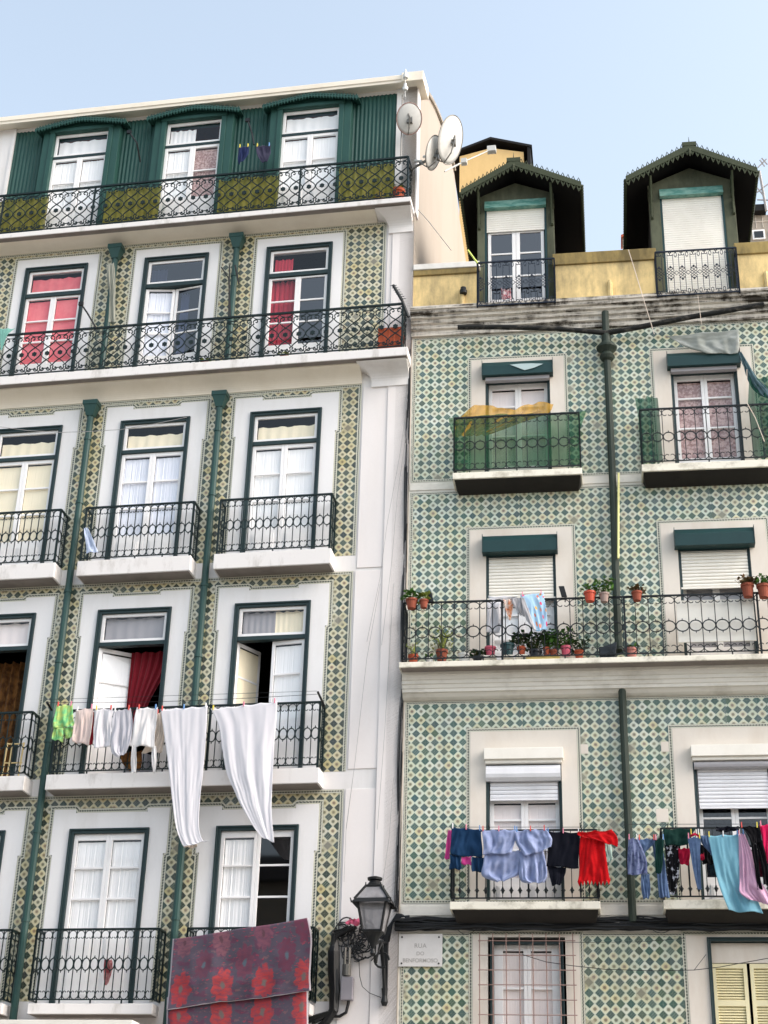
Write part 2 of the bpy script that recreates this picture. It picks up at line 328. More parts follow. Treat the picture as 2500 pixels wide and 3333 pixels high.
        return o
def place(o, s, b):
    p, z = world(s, b[0], b[1], b[2]); o.location = (p.x, p.y, z); o.rotation_euler = (0, 0, YAW[s]); ROOTS[o.name] = tuple(b)
def tag(o, label=None, cat=None, group=None, kind=None):
    if label: o['label'] = label
    if cat: o['category'] = cat
    if group: o['group'] = group
    if kind: o['kind'] = kind
    return o
def thing(name, s, b, label, cat, group=None):
    o = bpy.data.objects.new(name, None); COL.objects.link(o); place(o, s, b); o.empty_display_size = .2; return tag(o, label, cat, group)
# ================================================================ setting
g = MB(); g.quad([(-400, -600, 0), (400, -600, 0), (400, 300, 0), (-400, 300, 0)]); tag(g.build('ground', 'paving', side='L', base=(0, 0, 0)), kind='structure')
g = MB(); g.quad([(-400, 3.5, .004), (400, 3.5, .004), (400, 11, .004), (-400, 11, .004)]); tag(g.build('road', 'asphalt', side='L', base=(0, 0, 0)), kind='structure')
ROWM = []
# ================================================================ shared builders
def leaf_door(par, hu, sgn, wid, z0, z1, gz, w0, th=0.0, kick=None, thick=.04, stile=.055, cur=None, gl='glass', mid=.05, matS='sash'):
    "one door leaf hinged at hu, reaching sgn*wid, turned inwards by th; gz = list of pane limits from the top down"
    ct, st = math.cos(th), math.sin(th)
    def T(a, d, z): return (hu+sgn*(a*ct)-sgn*d*st*0, w0-a*st+d*ct, z)
    def bx(mb, a0, a1, d0, d1, zz0, zz1): mb.hexa([T(a0,d0,zz0),T(a1,d0,zz0),T(a1,d1,zz0),T(a0,d1,zz0),T(a0,d0,zz1),T(a1,d0,zz1),T(a1,d1,zz1),T(a0,d1,zz1)])
    m = MB(); bx(m, 0, stile, 0, thick, z0, z1); bx(m, wid-mid, wid, 0, thick+.002, z0, z1)
    bx(m, stile, wid-mid, .001, thick-.001, gz[0], z1)
    for a in gz[1:-1]: bx(m, stile, wid-mid, .006, thick-.004, a-.015, a+.015)
    if gz[-1] > z0+.02:
        bx(m, stile, wid-mid, .001, thick-.001, z0, gz[-1])
        if gz[-1]-z0 > .3:
            bx(m, stile+.04, wid-mid-.04, thick-.002, thick+.012, z0+.1, gz[-1]-.1)
            bx(m, stile+.07, wid-mid-.07, thick+.011, thick+.02, z0+.13, gz[-1]-.13)
    m.build('sash', matS, par, bevel=.004)
    p = MB(); p.quad([T(stile, thick/2, gz[-1]), T(wid-mid, thick/2, gz[-1]), T(wid-mid, thick/2, gz[0]), T(stile, thick/2, gz[0])]); p.build('pane', gl, par)
    if cur:
        q = MB(); n = 28; ys = []
        for i in range(n+1):
            a = stile+(wid-mid-stile)*i/n; k_ = (.2, .5, 1)[int(abs(hu*3)) % 3]; ys.append((a, k_*(.004*math.sin(i*1.1+hu*7+math.sin(i*.7)*1.5)+.002*math.sin(i*2.9+hu))))
        for i in range(n):
            a, b = ys[i], ys[i+1]; q.quad([T(a[0], -.012+a[1], gz[-1]-.02), T(b[0], -.012+b[1], gz[-1]-.02), T(b[0], -.012+b[1], gz[0]-.02), T(a[0], -.012+a[1], gz[0]-.02)])
        q.build('curtain', cur, par, smooth=True)
def curtain(par, u0, u1, z0, z1, w, mat, amp=.02, gather=0.0, n=60, fr=1.0, name='curtain'):
    q = MB(); m = 10; vs = []
    for j in range(m+1):
        t = j/m
        for i in range(n+1):
            s_ = i/n; u = u0+(u1-u0)*s_
            if gather: u = u0+(u-u0)*(1-gather*math.sin(min(t*1.15, 1)*math.pi/2)**2)
            vs.append((u, w+amp*math.sin(s_*34*fr+u0*5+.6*math.sin(t*3))+amp*.4*math.sin(s_*71*fr+1), z1+(z0-z1)*t+.01*math.sin(s_*20)))
    q.add(vs, [(j*(n+1)+i, j*(n+1)+i+1, (j+1)*(n+1)+i+1, (j+1)*(n+1)+i) for j in range(m) for i in range(n)])
    return q.build(name, mat, par, smooth=True)
def win_frame(par, uc, hw, z0, z1, fr=.07, w=-.10, depth=.13, mat='green', tb=None, name='window'):
    "painted door frame standing in its opening: jambs, moulded head, optional transom bar"
    m = MB(); a, b = uc-hw, uc+hw
    m.box(a, a+fr, w, w+depth, z0, z1); m.box(b-fr, b, w, w+depth, z0, z1); m.box(a+fr, b-fr, w, w+depth-.002, z1-fr, z1)
    m.box(a, a+fr*.4, w+depth, w+depth+.018, z0, z1); m.box(b-fr*.4, b, w+depth, w+depth+.018, z0, z1); m.box(a+fr*.4, b-fr*.4, w+depth, w+depth+.018, z1-fr*.4, z1)
    if tb: m.box(a+fr, b-fr, w, w+depth-.02, tb[0], tb[1])
    return m.build(name, mat, par, bevel=.005)
def transom(par, u0, u1, z0, z1, w, cur=None, gl='glass', f=.05):
    m = MB(); m.box(u0, u0+f, w, w+.04, z0, z1); m.box(u1-f, u1, w, w+.04, z0, z1); m.box(u0+f, u1-f, w+.001, w+.039, z1-f, z1); m.box(u0+f, u1-f, w+.001, w+.039, z0, z0+f)
    m.build('sash', 'sash', par, bevel=.004)
    p = MB(); p.quad([(u0+f, w+.02, z0+f), (u1-f, w+.02, z0+f), (u1-f, w+.02, z1-f), (u0+f, w+.02, z1-f)]); p.build('pane', gl, par)
    for (a, b, lo, hi, mt) in (cur or []): curtain(par, u0+f+(u1-u0-2*f)*a, u0+f+(u1-u0-2*f)*b, z0+f+(z1-z0-2*f)*lo-.01, z0+f+(z1-z0-2*f)*hi, w-.05, mt, .008, n=24)
def wall_cells(mb, u0, u1, z0, z1, holes, w):
    us = [u0, u1]+[x for h in holes for x in h[:2]]; zs = [z0, z1]+[x for h in holes for x in h[2:]]
    us = [x for x in us if u0 <= x <= u1]; zs = [x for x in zs if z0 <= x <= z1]
    mb.cells(us, zs, lambda u, z: not any(h[0] < u < h[1] and h[2] < z < h[3] for h in holes), w)
def reveals(mb, holes, w0, w1):
    for a, b, lo, hi in holes:
        mb.quad([(a,w0,lo),(a,w1,lo),(a,w1,hi),(a,w0,hi)]); mb.quad([(b,w0,lo),(b,w1,lo),(b,w1,hi),(b,w0,hi)])
        mb.quad([(a,w0,hi),(a,w1,hi),(b,w1,hi),(b,w0,hi)]); mb.quad([(a,w0,lo),(a,w1,lo),(b,w1,lo),(b,w0,lo)])
def arc(cu, cz, r, a0, a1, w, n=10, rz=None):
    rz = rz or r; return [(cu+r*math.cos(math.radians(a0+(a1-a0)*i/n)), w, cz+rz*math.sin(math.radians(a0+(a1-a0)*i/n))) for i in range(n+1)]
def along(run, s):
    "point of a railing run [(u,w),...] at length s"
    for a, b in zip(run, run[1:]):
        l = math.hypot(b[0]-a[0], b[1]-a[1])
        if s <= l+1e-6: return a[0]+(b[0]-a[0])*s/l, a[1]+(b[1]-a[1])*s/l
        s -= l
    return run[-1]
def bend(pts, s0, p0, p1, L):
    "map motif points (s, -, z) onto the straight run p0-p1"
    return [(p0[0]+(p1[0]-p0[0])*(s0+s)/L, p0[1]+(p1[1]-p0[1])*(s0+s)/L, z) for s, _, z in pts]
def rail_oval(par, segs, zb, zt, pitch=.12, mat='iron', ov=.5, r=.0085, post=.017, feet=True, top=.02, posts=(), hearts=True, ovz=.085):
    "wrought iron: bars, a middle row of spiked ovals, heart curls at top and bottom"
    m = MB(); zc = zb+(zt-zb)*ov
    for (p0, p1) in segs:
        L = math.hypot(p1[0]-p0[0], p1[1]-p0[1]); n = max(1, round(L/pitch)); q = L/n
        B = lambda pts: bend(pts, 0, p0, p1, L)
        m.tube(B([(0,0,zt),(L,0,zt)]), top, 4); m.tube(B([(0,0,zb),(L,0,zb)]), .011, 4)
        for i in range(n+1): m.tube(B([(i*q,0,zb),(i*q,0,zt)]), post if i in (0, n) else r, 4)
        for i in range(n):
            s = (i+.5)*q; h = q/2-.004
            m.tube(B([(s+h*math.cos(a*math.pi/9), 0, zc+ovz*math.sin(a*math.pi/9)) for a in range(19)]), r*1.15, 4, cap=False)
            for d in (1, -1): m.tube(B([(s,0,zc+d*ovz),(s,0,zc+d*(ovz+.035))]), r*1.5, 4, taper=.3)
            if hearts:
                for zz, d in ((zt-.015, -1), (zb+.005, 1)):
                    for e in (1, -1):
                        pts = [(s, 0, zz)]+[(s+e*h*math.sin(a*math.pi/10), 0, zz+d*(.062-.062*math.cos(a*math.pi/10))) for a in range(1, 9)]+[(s+e*h*.28, 0, zz+d*.108), (s+e*h*.2, 0, zz+d*.092)]
                        m.tube(B(pts), r*.85, 4, cap=False)
        if feet:
            for k in range(1, int(L/.6)+1): m.tube(B([(k*L/(int(L/.6)+1),0,zb),(k*L/(int(L/.6)+1),0,zb-.05)]), .014, 4)
    for (u, w) in posts: m.tube([(u, w, zb-.06), (u, w, zt+.01)], .02, 4)
    return m.build('railing', mat, par)
def spiral(cu, cz, r0, a0, turns, sgn, n=16):
    return [(cu+r0*(1-.72*i/n)*math.cos(a0+sgn*turns*2*math.pi*i/n), 0, cz+r0*(1-.72*i/n)*math.sin(a0+sgn*turns*2*math.pi*i/n)) for i in range(n+1)]
def rail_scroll(par, segs, zb, zt, pitch=.235, mat='iron', r=.0105, posts=()):
    "lyre pattern: crossing ogee bars ending in scrolls, a cast rosette in every field"
    m = MB(); H = zt-zb; zc = zb+.47*H
    for (p0, p1) in segs:
        L = math.hypot(p1[0]-p0[0], p1[1]-p0[1]); n = max(1, round(L/pitch)); q = L/n
        B = lambda pts: bend(pts, 0, p0, p1, L)
        m.tube(B([(0,0,zt),(L,0,zt)]), .024, 4); m.tube(B([(0,0,zb),(L,0,zb)]), .013, 4)
        for i in range(n):
            s = (i+.5)*q
            for e in (1, -1):
                up = []; N = 12
                for k in range(N+1):
                    t = k/N; up.append((s+e*(q/2-.004)*math.cos(t*math.pi*.93), 0, zc+t*(H*.30)))
                x0 = up[-1][0]; tip = spiral(s-e*.055, zc+H*.375, .052, math.radians(180 if e > 0 else 0)+e*.9, .95, -e)
                m.tube(B(up+tip), r, 4, cap=False)
                dn = [(a, b, 2*zc-z) for a, b, z in up+tip]; m.tube(B(dn), r, 4, cap=False)
                for zz, d in ((zt, -1), (zb, 1)): m.tube(B([(s+e*(q/2)*math.cos(a*math.pi/12), 0, zz+d*(.008+.085*math.sin(a*math.pi/12)*.9)) for a in range(0, 7)]), r*.8, 4, cap=False)
            # rosette
            a = B([(s, 0, zc)])[0]; du = (p1[0]-p0[0])/L; dw = (p1[1]-p0[1])/L; vs = []
            for d in (-.009, .009):
                for k in range(12):
                    rr = .047 if k % 2 else .037; x = rr*math.cos(k*math.pi/6); z = rr*math.sin(k*math.pi/6); vs.append((a[0]+du*x-dw*d, a[1]+dw*x+du*d, a[2]+z))
            m.add(vs, [tuple(range(12)), tuple(range(12, 24))[::-1]]+[(k, (k+1) % 12, 12+(k+1) % 12, 12+k) for k in range(12)])
        for k in range(1, int(L/.75)+1): s = k*L/(int(L/.75)+1); m.tube(B([(s,0,zb),(s,0,zb-.05)]), .016, 4)
    for (u, w) in posts: m.tube([(u, w, zb-.08), (u, w, zt+.01)], .021, 4); 
    return m.build('railing', mat, par)
def rail_lattice(par, segs, zb, zt, pitch=.1, mat='ironblue', r=.0065):
    "bars with a chain of small diamonds, double knots and scroll rows"
    m = MB(); H = zt-zb; zc = zb+.5*H
    for (p0, p1) in segs:
        L = math.hypot(p1[0]-p0[0], p1[1]-p0[1]); n = max(2, 2*round(L/pitch/2)); q = L/n
        B = lambda pts: bend(pts, 0, p0, p1, L)
        m.tube(B([(0,0,zt),(L,0,zt)]), .017, 4); m.tube(B([(0,0,zb),(L,0,zb)]), .015, 4)
        for e in (0, L): m.tube(B([(e,0,zb-.03),(e,0,zt)]), .017, 4)
        for i in range(n+1):
            m.tube(B([(i*q,0,zb+.1),(i*q,0,zc-.085)]), r, 4); m.tube(B([(i*q,0,zc+.085),(i*q,0,zt-.1)]), r, 4)
        if n < 6: continue
        for i in range(n):
            s = (i+.5)*q
            dm = lambda x, z, h: m.tube(B([(x-h,0,z),(x,0,z+h),(x+h,0,z),(x,0,z-h),(x-h,0,z)]), r*.9, 4, cap=False)
            if i % 2: dm(s, zc, q*.42)
            else:
                for a in (-.028, .028):
                    for b in (-.056, 0, .056): dm(s+a, zc+b, .03)
                for d in (1, -1):
                    m.tube(B([(s-q/2,0,zc+d*.085),(s,0,zc+d*.13),(s+q/2,0,zc+d*.085)]), r, 4); a = B([(s,0,zc+d*.12)])[0]; m.box(a[0]-.013,a[0]+.013,a[1]-.008,a[1]+.008,a[2]-.018,a[2]+.018)
            for zz, d in ((zt-.02, -1), (zb+.02, 1)):
                if i % 2: m.tube(B([(s+.024*math.sin(k*math.pi/6)*(.6+.4*k/12 if k < 6 else 1), 0, zz+d*(.05-.045*math.cos(k*math.pi/6))) for k in range(13)]), r, 4, cap=False)
                else:
                    for e in (1, -1): m.tube(B([(a+0, b, zz+d*abs(z-0)) for a, b, z in [(s+e*q*.5, 0, .085)]+[(s+e*q*.22+e*q*.25*math.cos(k*.55), 0, .035+.03*math.sin(k*.55)) for k in range(10)]]), r, 4, cap=False)
    return m.build('railing', mat, par)
# ================================================================ left apartment house
HL = thing('apartment_house', 'L', (0, 0, 0), 'white house on the left with olive tiles, dark green attic and white corner pilasters', 'apartment house')
P = .1388
F2 = [-6.552, -4.29, -2.038]; F3 = [-6.63, -4.362, -2.094]; F4 = [-6.64, -4.37, -2.112]; F5 = [-6.66, -4.398, -2.128]; FA = [-6.38, -4.176, -1.948]
floors = {'f2': (F2, .597, 15.12, 17.63), 'f3': (F3, .612, 11.56, 14.275), 'f4': (F4, .612, 8.04, 10.81), 'f5': (F5, .622, 4.75, 7.275)}
LEFT = -9.6
holes = []
for k, (cs, hw, z0, z1) in floors.items():
    for uc in cs+([-8.89] if k != 'f2' else []): holes.append((uc-hw, uc+hw, z0, z1))
panels = {'f2': (F2, .775, .775, None, 17.82, 17.82, .4, 15.1), 'f3': (F3, .885, .845, 13.83, 14.56, 14.50, .42, 11.56), 'f4': (F4, .89, .85, 10.38, 11.09, 11.035, .40, 8.05), 'f5': (F5, .905, .86, 6.89, 7.575, 7.52, .56, 4.80)}
tiles = {'f2': (15.1, 17.975, -.495), 'f3': (11.555, 14.69, -.825), 'f4': (8.06, 11.285, -.85), 'f5': (4.80, 7.79, -.865)}
def in_panel(k, u, z):
    cs, ht, hb, zs, zt, zd, hd, zb = panels[k]
    for uc in cs+([cs[0]-2.268]):
        h = ht if (zs is None or z > zs) else hb
        top = zd if (zd < zt and abs(u-uc) < hd) else zt
        if abs(u-uc) < h and z < top: return True
    return False
def in_hole(u, z): return any(h[0] < u < h[1] and h[2] < z < h[3] for h in holes)
def in_tile(u, z): return any(LEFT < u < t[2] and t[0] < z < t[1] for t in tiles.values())
# tile fields, with a phase of their own between every pair of windows
tm = MB()
for k, (z0, z1, uR) in tiles.items():
    cs, ht, hb, zs, zt, zd, hd, zb = panels[k]; cc = [cs[0]-2.268]+cs
    for i in range(len(cc)+1):
        a = LEFT if i == 0 else cc[i-1]; b = cc[i] if i < len(cc) else uR
        ph = (cc[i]+cc[i-1])/2 if 0 < i < len(cc) else (uR-.14 if i else a)
        us = [a, b]+[x for c_ in cc for x in (c_-ht, c_+ht, c_-hb, c_+hb, c_-hd, c_+hd) if a < x < b]
        zl = [z0, z1]+[x for x in (zs, zt, zd, zb) if x and z0 < x < z1]
        tm.cells(us, zl, lambda u, z: not in_panel(k, u, z), 0.0, lambda u, z: ((u-ph)/P, (z-z1+.20)/P))
tm.build('tile_facing', 'tileL', HL)
# white render where there is no tile
wm = MB(); us = [LEFT, 0]; zs_ = [0, 18.1]
for h in holes: us += h[:2]; zs_ += h[2:]
for k, t in tiles.items(): us.append(t[2]); zs_ += [t[0], t[1]]
wm.cells([x for x in us], zs_, lambda u, z: not in_tile(u, z) and not in_hole(u, z), -.002)
wm.quad([(-8.2,0,18.1),(-7.79,0,18.1),(-7.79,0,20.9),(-8.2,0,20.9)])
reveals(wm, holes, .01, -.25)
wm.build('rendered_wall', 'white', HL)
# proud white surrounds and their rope borders
for k, (cs, ht, hb, zs, zt, zd, hd, zb) in panels.items():
    hw = floors[k][1]; z0, z1 = floors[k][2:]
    for uc in cs+[cs[0]-2.268]:
        up = MB(); bp = MB()
        us = [uc+x for x in (-ht, ht, -hb, hb, -hd, hd, -hw, hw)]; zl = [x for x in (zb, zs, zt, zd, z0, z1) if x]
        ins = lambda u, z: in_panel(k, u, z) and not (abs(u-uc) < hw and z0 < z < z1)
        up.cells(us, zl, ins, .014)
        if zs: pts = [(uc-hb, zb), (uc-hb, zs-.03), (uc-hb-.02, zs), (uc-ht, zs+.01), (uc-ht, zt), (uc-hd-.03, zt), (uc-hd, zt-.02), (uc-hd+.02, zd), (uc+hd-.02, zd), (uc+hd, zt-.02), (uc+hd+.03, zt), (uc+ht, zt), (uc+ht, zs+.01), (uc+hb+.02, zs), (uc+hb, zs-.03), (uc+hb, zb)]
        else: pts = [(uc-ht, zb), (uc-ht, zt), (uc+ht, zt), (uc+ht, zb)]
        bp.ribbon(pts, .066, .006)
        e = [(pts[i], pts[i+1]) for i in range(len(pts)-1)]
        for (a, b) in e: up.quad([(a[0], .0, a[1]), (b[0], .0, b[1]), (b[0], .014, b[1]), (a[0], .014, a[1])])
        up.build('window_surround', 'whiteL', HL); bp.build('tile_border', 'rope', HL)
    bp = MB(); t = tiles[k]; bp.ribbon([(t[2], t[0]), (t[2], t[1]), (LEFT, t[1])], .055, .004, side=1)
    for uu in cs: pass
    bp.build('tile_border', 'rope', HL)
# pilaster strip of pale pink render and string lines
pm = MB(); pm.box(-.80, -.37, -.001, .012, 11.33, 14.62); pm.box(-.82, -.38, -.001, .012, 8.09, 11.28); pm.box(-.38, .0, -.001, .03, 0, 17.9); pm.box(-.84, -.385, -.001, .012, 4.0, 7.79); pm.box(-.47, -.381, -.001, .012, 15.1, 17.9)
pm.build('pilaster', 'pinkish', HL, bevel=.006)
# body: side, back, roof, floors inside
bm = MB()
bm.quad([(0,-11,0),(0,.03,0),(0,.03,21.0),(0,-11,21.0)]); bm.quad([(0,.03,21.0),(0,-.33,21.2),(0,-11,21.2),(0,-11,21.0)])
bm.prism([(-.25, 0), (0, 0)], 0, 0) if False else None
gp = [(0.1, 20.9), (-.33, 21.25), (-1.5, 22.02), (-2.9, 22.5), (-4.8, 22.82), (-5.7, 22.27), (-6.8, 21.9), (-10, 20.4), (-10, 0), (0.03, 0), (.03, 20.9)]
bm.add([(.004, w, z) for w, z in gp]+[(-.25, w, z) for w, z in gp], [tuple(range(11)), tuple(range(11, 22))[::-1]]+[(i, (i+1) % 11, 11+(i+1) % 11, 11+i) for i in range(11)])
bm.build('gable_wall', 'gable', HL)
rm = MB(); rm.sweep([(-.30, 21.1), (-1.5, 21.9), (-2.9, 22.4), (-4.8, 22.7), (-5.7, 22.2), (-6.8, 21.8), (-10, 20.3)], LEFT, -.26); rm.build('roof', 'terra2', HL)
for k in range(26):   # roof tiles showing along the gable edge
    pass
tl = MB()
for i in range(34):
    t = i/33; w = -.6-t*4.1; z = 21.46+(22.86-21.46)*(1-(1-t)**1.9); tl.tube([(-.22, w, z), (.05, w, z-.005)], .05, 6)
tl.build('roof_edge_tile', 'gable', HL)
bk = MB(); bk.quad([(LEFT,-10,0),(0,-10,0),(0,-10,20.4),(LEFT,-10,20.4)]); bk.quad([(LEFT,-10,0),(LEFT,0,0),(LEFT,0,20.9),(LEFT,-10,20.4)]); bk.build('rear_wall', 'cream', HL)
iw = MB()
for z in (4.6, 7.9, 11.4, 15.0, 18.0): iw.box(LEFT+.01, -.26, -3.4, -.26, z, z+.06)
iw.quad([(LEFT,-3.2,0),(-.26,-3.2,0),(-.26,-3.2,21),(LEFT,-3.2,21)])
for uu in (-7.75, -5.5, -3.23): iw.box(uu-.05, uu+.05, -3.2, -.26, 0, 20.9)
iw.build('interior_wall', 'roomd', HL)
# long cornices with cove, pilaster capitals
for (zt, zb, wd, lo, nm, uL) in ((18.13, 18.03, .45, 17.975, 'f1', LEFT), (15.09, 14.93, .42, 14.69, 'f2', LEFT)):
    sm = MB(); sm.box(uL, .0, -.25, wd, zb, zt); sl_ = sm.build('balcony', 'slab', HL, bevel=.008)
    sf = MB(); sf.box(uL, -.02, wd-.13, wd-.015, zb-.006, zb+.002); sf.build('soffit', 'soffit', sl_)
    cm = MB(); n = 10; d = zb-lo
    prof = [(wd-.12, zb), (wd-.12, zb-d*.12)]+[(wd-.14-(wd-.16)*math.sin(math.pi/2*i/n), zb-d*.14-d*.86*(1-math.cos(math.pi/2*i/n))) for i in range(n+1)]+[(-.02, lo), (-.02, zb)]
    cm.sweep(prof, uL, -.66 if nm == 'f1' else -.83); cm.build('cove', 'cream', HL, smooth=False)
    # capital that closes the cove over the pilaster
    km = MB(); a = -.64 if nm == 'f1' else -.86; b = -.02
    for (i0, i1, wA, wB, z0, z1) in ((0, 0, .40, .40, zb-.03, zb), ):
        km.box(a, b, .0, wd-.10, z0, z1)
    N = 8; rings = []
    for i in range(N+1):
        t = i/N; ins = (1-math.cos(t*math.pi/2)); w = .34*(1-math.sin(t*math.pi/2))+.045; hh = max(d, .26)
        rings.append((a+.20*math.sin(t*math.pi/2), b-.01-.0*t, w if i < N else .045, zb-.03-hh*.8*ins))
    vs = []; 
    for r_ in rings: vs += [(r_[0], 0, r_[3]), (r_[0], r_[2], r_[3]), (r_[1], r_[2], r_[3]), (r_[1], 0, r_[3])]
    km.add(vs, [(i*4+k2, i*4+k2+1, i*4+4+k2+1, i*4+4+k2) for i in range(N) for k2 in range(3)])
    km.box(a+.20, b, 0, .05, rings[-1][3]-.10, rings[-1][3]+.001)
    km.build('capital', 'white', HL)
    zbr, ztr = (18.18, 19.03) if nm == 'f1' else (15.14, 15.965)
    ws = wd-.04
    segs = [((-9.5, ws), (-.065 if nm == 'f1' else -.10, ws)), ((-.065 if nm == 'f1' else -.10, ws), (-.065 if nm == 'f1' else -.10, .02))]
    rail_scroll(sl_, segs, zbr, ztr, posts=[(x, ws) for x in ((-.065, -2.0, -5.84, -7.6) if nm == 'f1' else (-.10, -8.0))])
# small balconies
def small_balcony(par, u0, u1, z0, z1, wd, zr, soff='soffit', mat='slab', rail=rail_oval, rk={}, inset=.03, open_l=False):
    m = MB(); m.box(u0, u1, -.001, wd, z0, z1); b = m.build('balcony', mat, par, bevel=.008)
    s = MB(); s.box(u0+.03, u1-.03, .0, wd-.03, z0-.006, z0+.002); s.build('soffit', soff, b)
    a, c_, w = u0+inset, u1-inset, wd-inset
    segs = [((a, w), (c_, w)), ((c_, w), (c_, .015)), ((a, .015), (a, w))]
    rail(b, segs, z1+.05, zr, **rk); return b
for cs, z0, z1, zr in ((F3, 11.29, 11.55, 12.51),):
    for uc in cs: small_balcony(HL, uc-.945, uc+.945, z0, z1, .33, zr, rk=dict(posts=[(uc-.91, .30), (uc+.91, .30)]))
small_balcony(HL, -7.6, -5.71, 7.80, 8.025, .33, 9.04)
small_balcony(HL, -5.37, -1.175, 7.80, 8.03, .33, 9.04, rk=dict(posts=[(-2.89, .30), (-5.33, .3), (-1.21, .3)]))
for u0, u1 in ((-7.5, -5.60), (-5.22, -3.39), (-2.97, -1.15)): small_balcony(HL, u0, u1, 4.585, 4.73, .30, 5.745, inset=.0, rk=dict(pitch=.122))
# windows of the tiled floors
WL = {}
cur = {('f2',0): ('cur_red',), ('f2',1): ('cur_blue',), ('f2',2): ('cur_crim',), ('f3',0): ('cur_cream',), ('f3',1): ('cur_blue',), ('f3',2): ('cur_white',), ('f5',0): ('cur_white',), ('f5',1): ('cur_white',), ('f5',2): ('cur_white',)}
spec = {'f2': (17.07, 16.99, [16.95, 16.49, 16.05, 15.60]), 'f3': (13.715, 13.645, [13.58, 13.11, 12.62, 12.13]), 'f4': (10.26, 10.19, [10.13, 9.64, 9.15, 8.66]), 'f5': (None, None, [7.11, 6.70, 6.246, 5.80])}
for k, (cs, hw, z0, z1) in floors.items():
    for i, uc in enumerate(cs+([-8.89] if k in ('f3', 'f4') else [])):
        tb = spec[k][:2] if spec[k][0] else None
        W = win_frame(HL, uc, hw, z0, z1, tb=(tb[1], tb[0]) if tb else None); WL[k, i] = W
        a, b = uc-hw+.07, uc+hw-.07; ztop = tb[1] if tb else z1-.07; gz = spec[k][2]; w = -.06; half = (b-a)/2
        if tb:
            tc = {('f2',0): [(0,1,0,.82,'cur_red')], ('f2',1): [(0,.3,0,.8,'cur_grey')], ('f2',2): [(.02,.36,0,.78,'cur_crim')], ('f3',0): [(0,1,0,.68,'cur_cream')], ('f3',1): [(0,1,0,.68,'cur_cream')], ('f3',2): [(0,1,0,.68,'cur_cream')],
                  ('f4',0): [(0,1,0,1,'cur_pink')], ('f4',1): [(0,1,0,1,'cur_grey')], ('f4',2): [(0,.53,0,1,'cur_grey'), (.53,1,0,1,'cur_cream')]}.get((k, i), [])
            transom(W, a, b, tb[0], z1-.07, w+.005, tc, 'glassb' if k == 'f2' and i == 1 else 'glass')
        if (k, i) == ('f4', 0) or (k == 'f4' and i == 3):
            curtain(W, uc-.45, uc+.3, z0, ztop, -.55, 'cur_brown', .05)
        elif (k, i) == ('f4', 1):
            leaf_door(W, a, 1, half+.06, z0+.01, ztop, gz, w, th=.62, cur='cur_white')
            curtain(W, uc-.1, b+.02, z0+.8, ztop, -.32, 'cur_dred', .02, gather=.55)
            curtain(W, uc-.5, uc+.5, z0+.02, z0+.5, -.4, 'cur_grey', .03)
        elif (k, i) == ('f4', 2):
            leaf_door(W, a, 1, half, z0+.01, ztop, gz, w, th=1.1, cur='cur_cream')
            leaf_door(W, b, -1, half, z0+.01, ztop, gz, w, th=.12, cur='cur_white')
            curtain(W, uc-.02, uc+.2, z0, ztop, -.5, 'cur_brown', .04)
        elif k == 'f2' and i in (1, 2):
            th = .14 if i == 1 else 0
            leaf_door(W, a, 1, half, z0+.01, ztop-.01, gz, w, th=th, gl='glass', cur='cur_blue' if i == 1 else None)
            leaf_door(W, b, -1, half, z0+.01, ztop-.01, gz, w, th=th, gl='glassb')
            if i == 2: curtain(W, a+.02, uc-.03, z0+.3, ztop-.02, -.13, 'cur_crim', .018)
            else: curtain(W, uc+.06, uc+.22, z0+.3, ztop-.02, -.25, 'cur_blue', .02, n=20)
        else:
            mt = cur.get((k, i), ('cur_white',))[0]; dk = (k, i) == ('f5', 2)
            leaf_door(W, a, 1, half-.001, z0+.01, ztop, gz, w, cur=mt)
            leaf_door(W, b, -1, half-.001, z0+.01, ztop, gz, w, cur=None if dk else mt, gl='glassd' if dk else 'glass')
# attic: corrugated sheet, three dormers, eaves
am = MB(); n = 520; u0, u1 = -7.79, -.371; vs = []
for i in range(n+1):
    u = u0+(u1-u0)*i/n; w = .012*math.sin(u*2*math.pi/.075); vs += [(u, w, 18.1), (u, w, 20.87)]
am.add(vs, [(2*i, 2*i+2, 2*i+3, 2*i+1) for i in range(n) if not any(abs((u0+(u1-u0)*(i+.5)/n)-uc) < .62 for uc in FA)])
am.build('attic_cladding', 'attic', HL, smooth=True)
ap = MB(); ap.box(-.371, .03, -.2, .03, 18.1, 20.97); ap.box(-7.85, -7.79, -.1, .05, 18.1, 20.93); ap.box(LEFT, -7.85, -.1, .03, 18.1, 20.97); ap.box(-7.79, -.371, -.2, .0, 20.87, 20.97); ap.build('attic_pilaster', 'white', HL)
em = MB(); em.sweep([(-.3, 20.97), (.0, 20.955), (.25, 20.895), (.25, 20.95), (.27, 20.96), (.27, 21.06), (-.35, 21.2)], LEFT, -.252); em.hexa([(-.25,-.35,20.96),(.15,-.35,20.96),(.15,.29,20.88),(-.25,.29,20.88),(-.25,-.35,21.22),(.15,-.35,21.22),(.15,.29,21.09),(-.25,.29,21.09)])
em.build('eaves', 'cream', HL, bevel=.006)
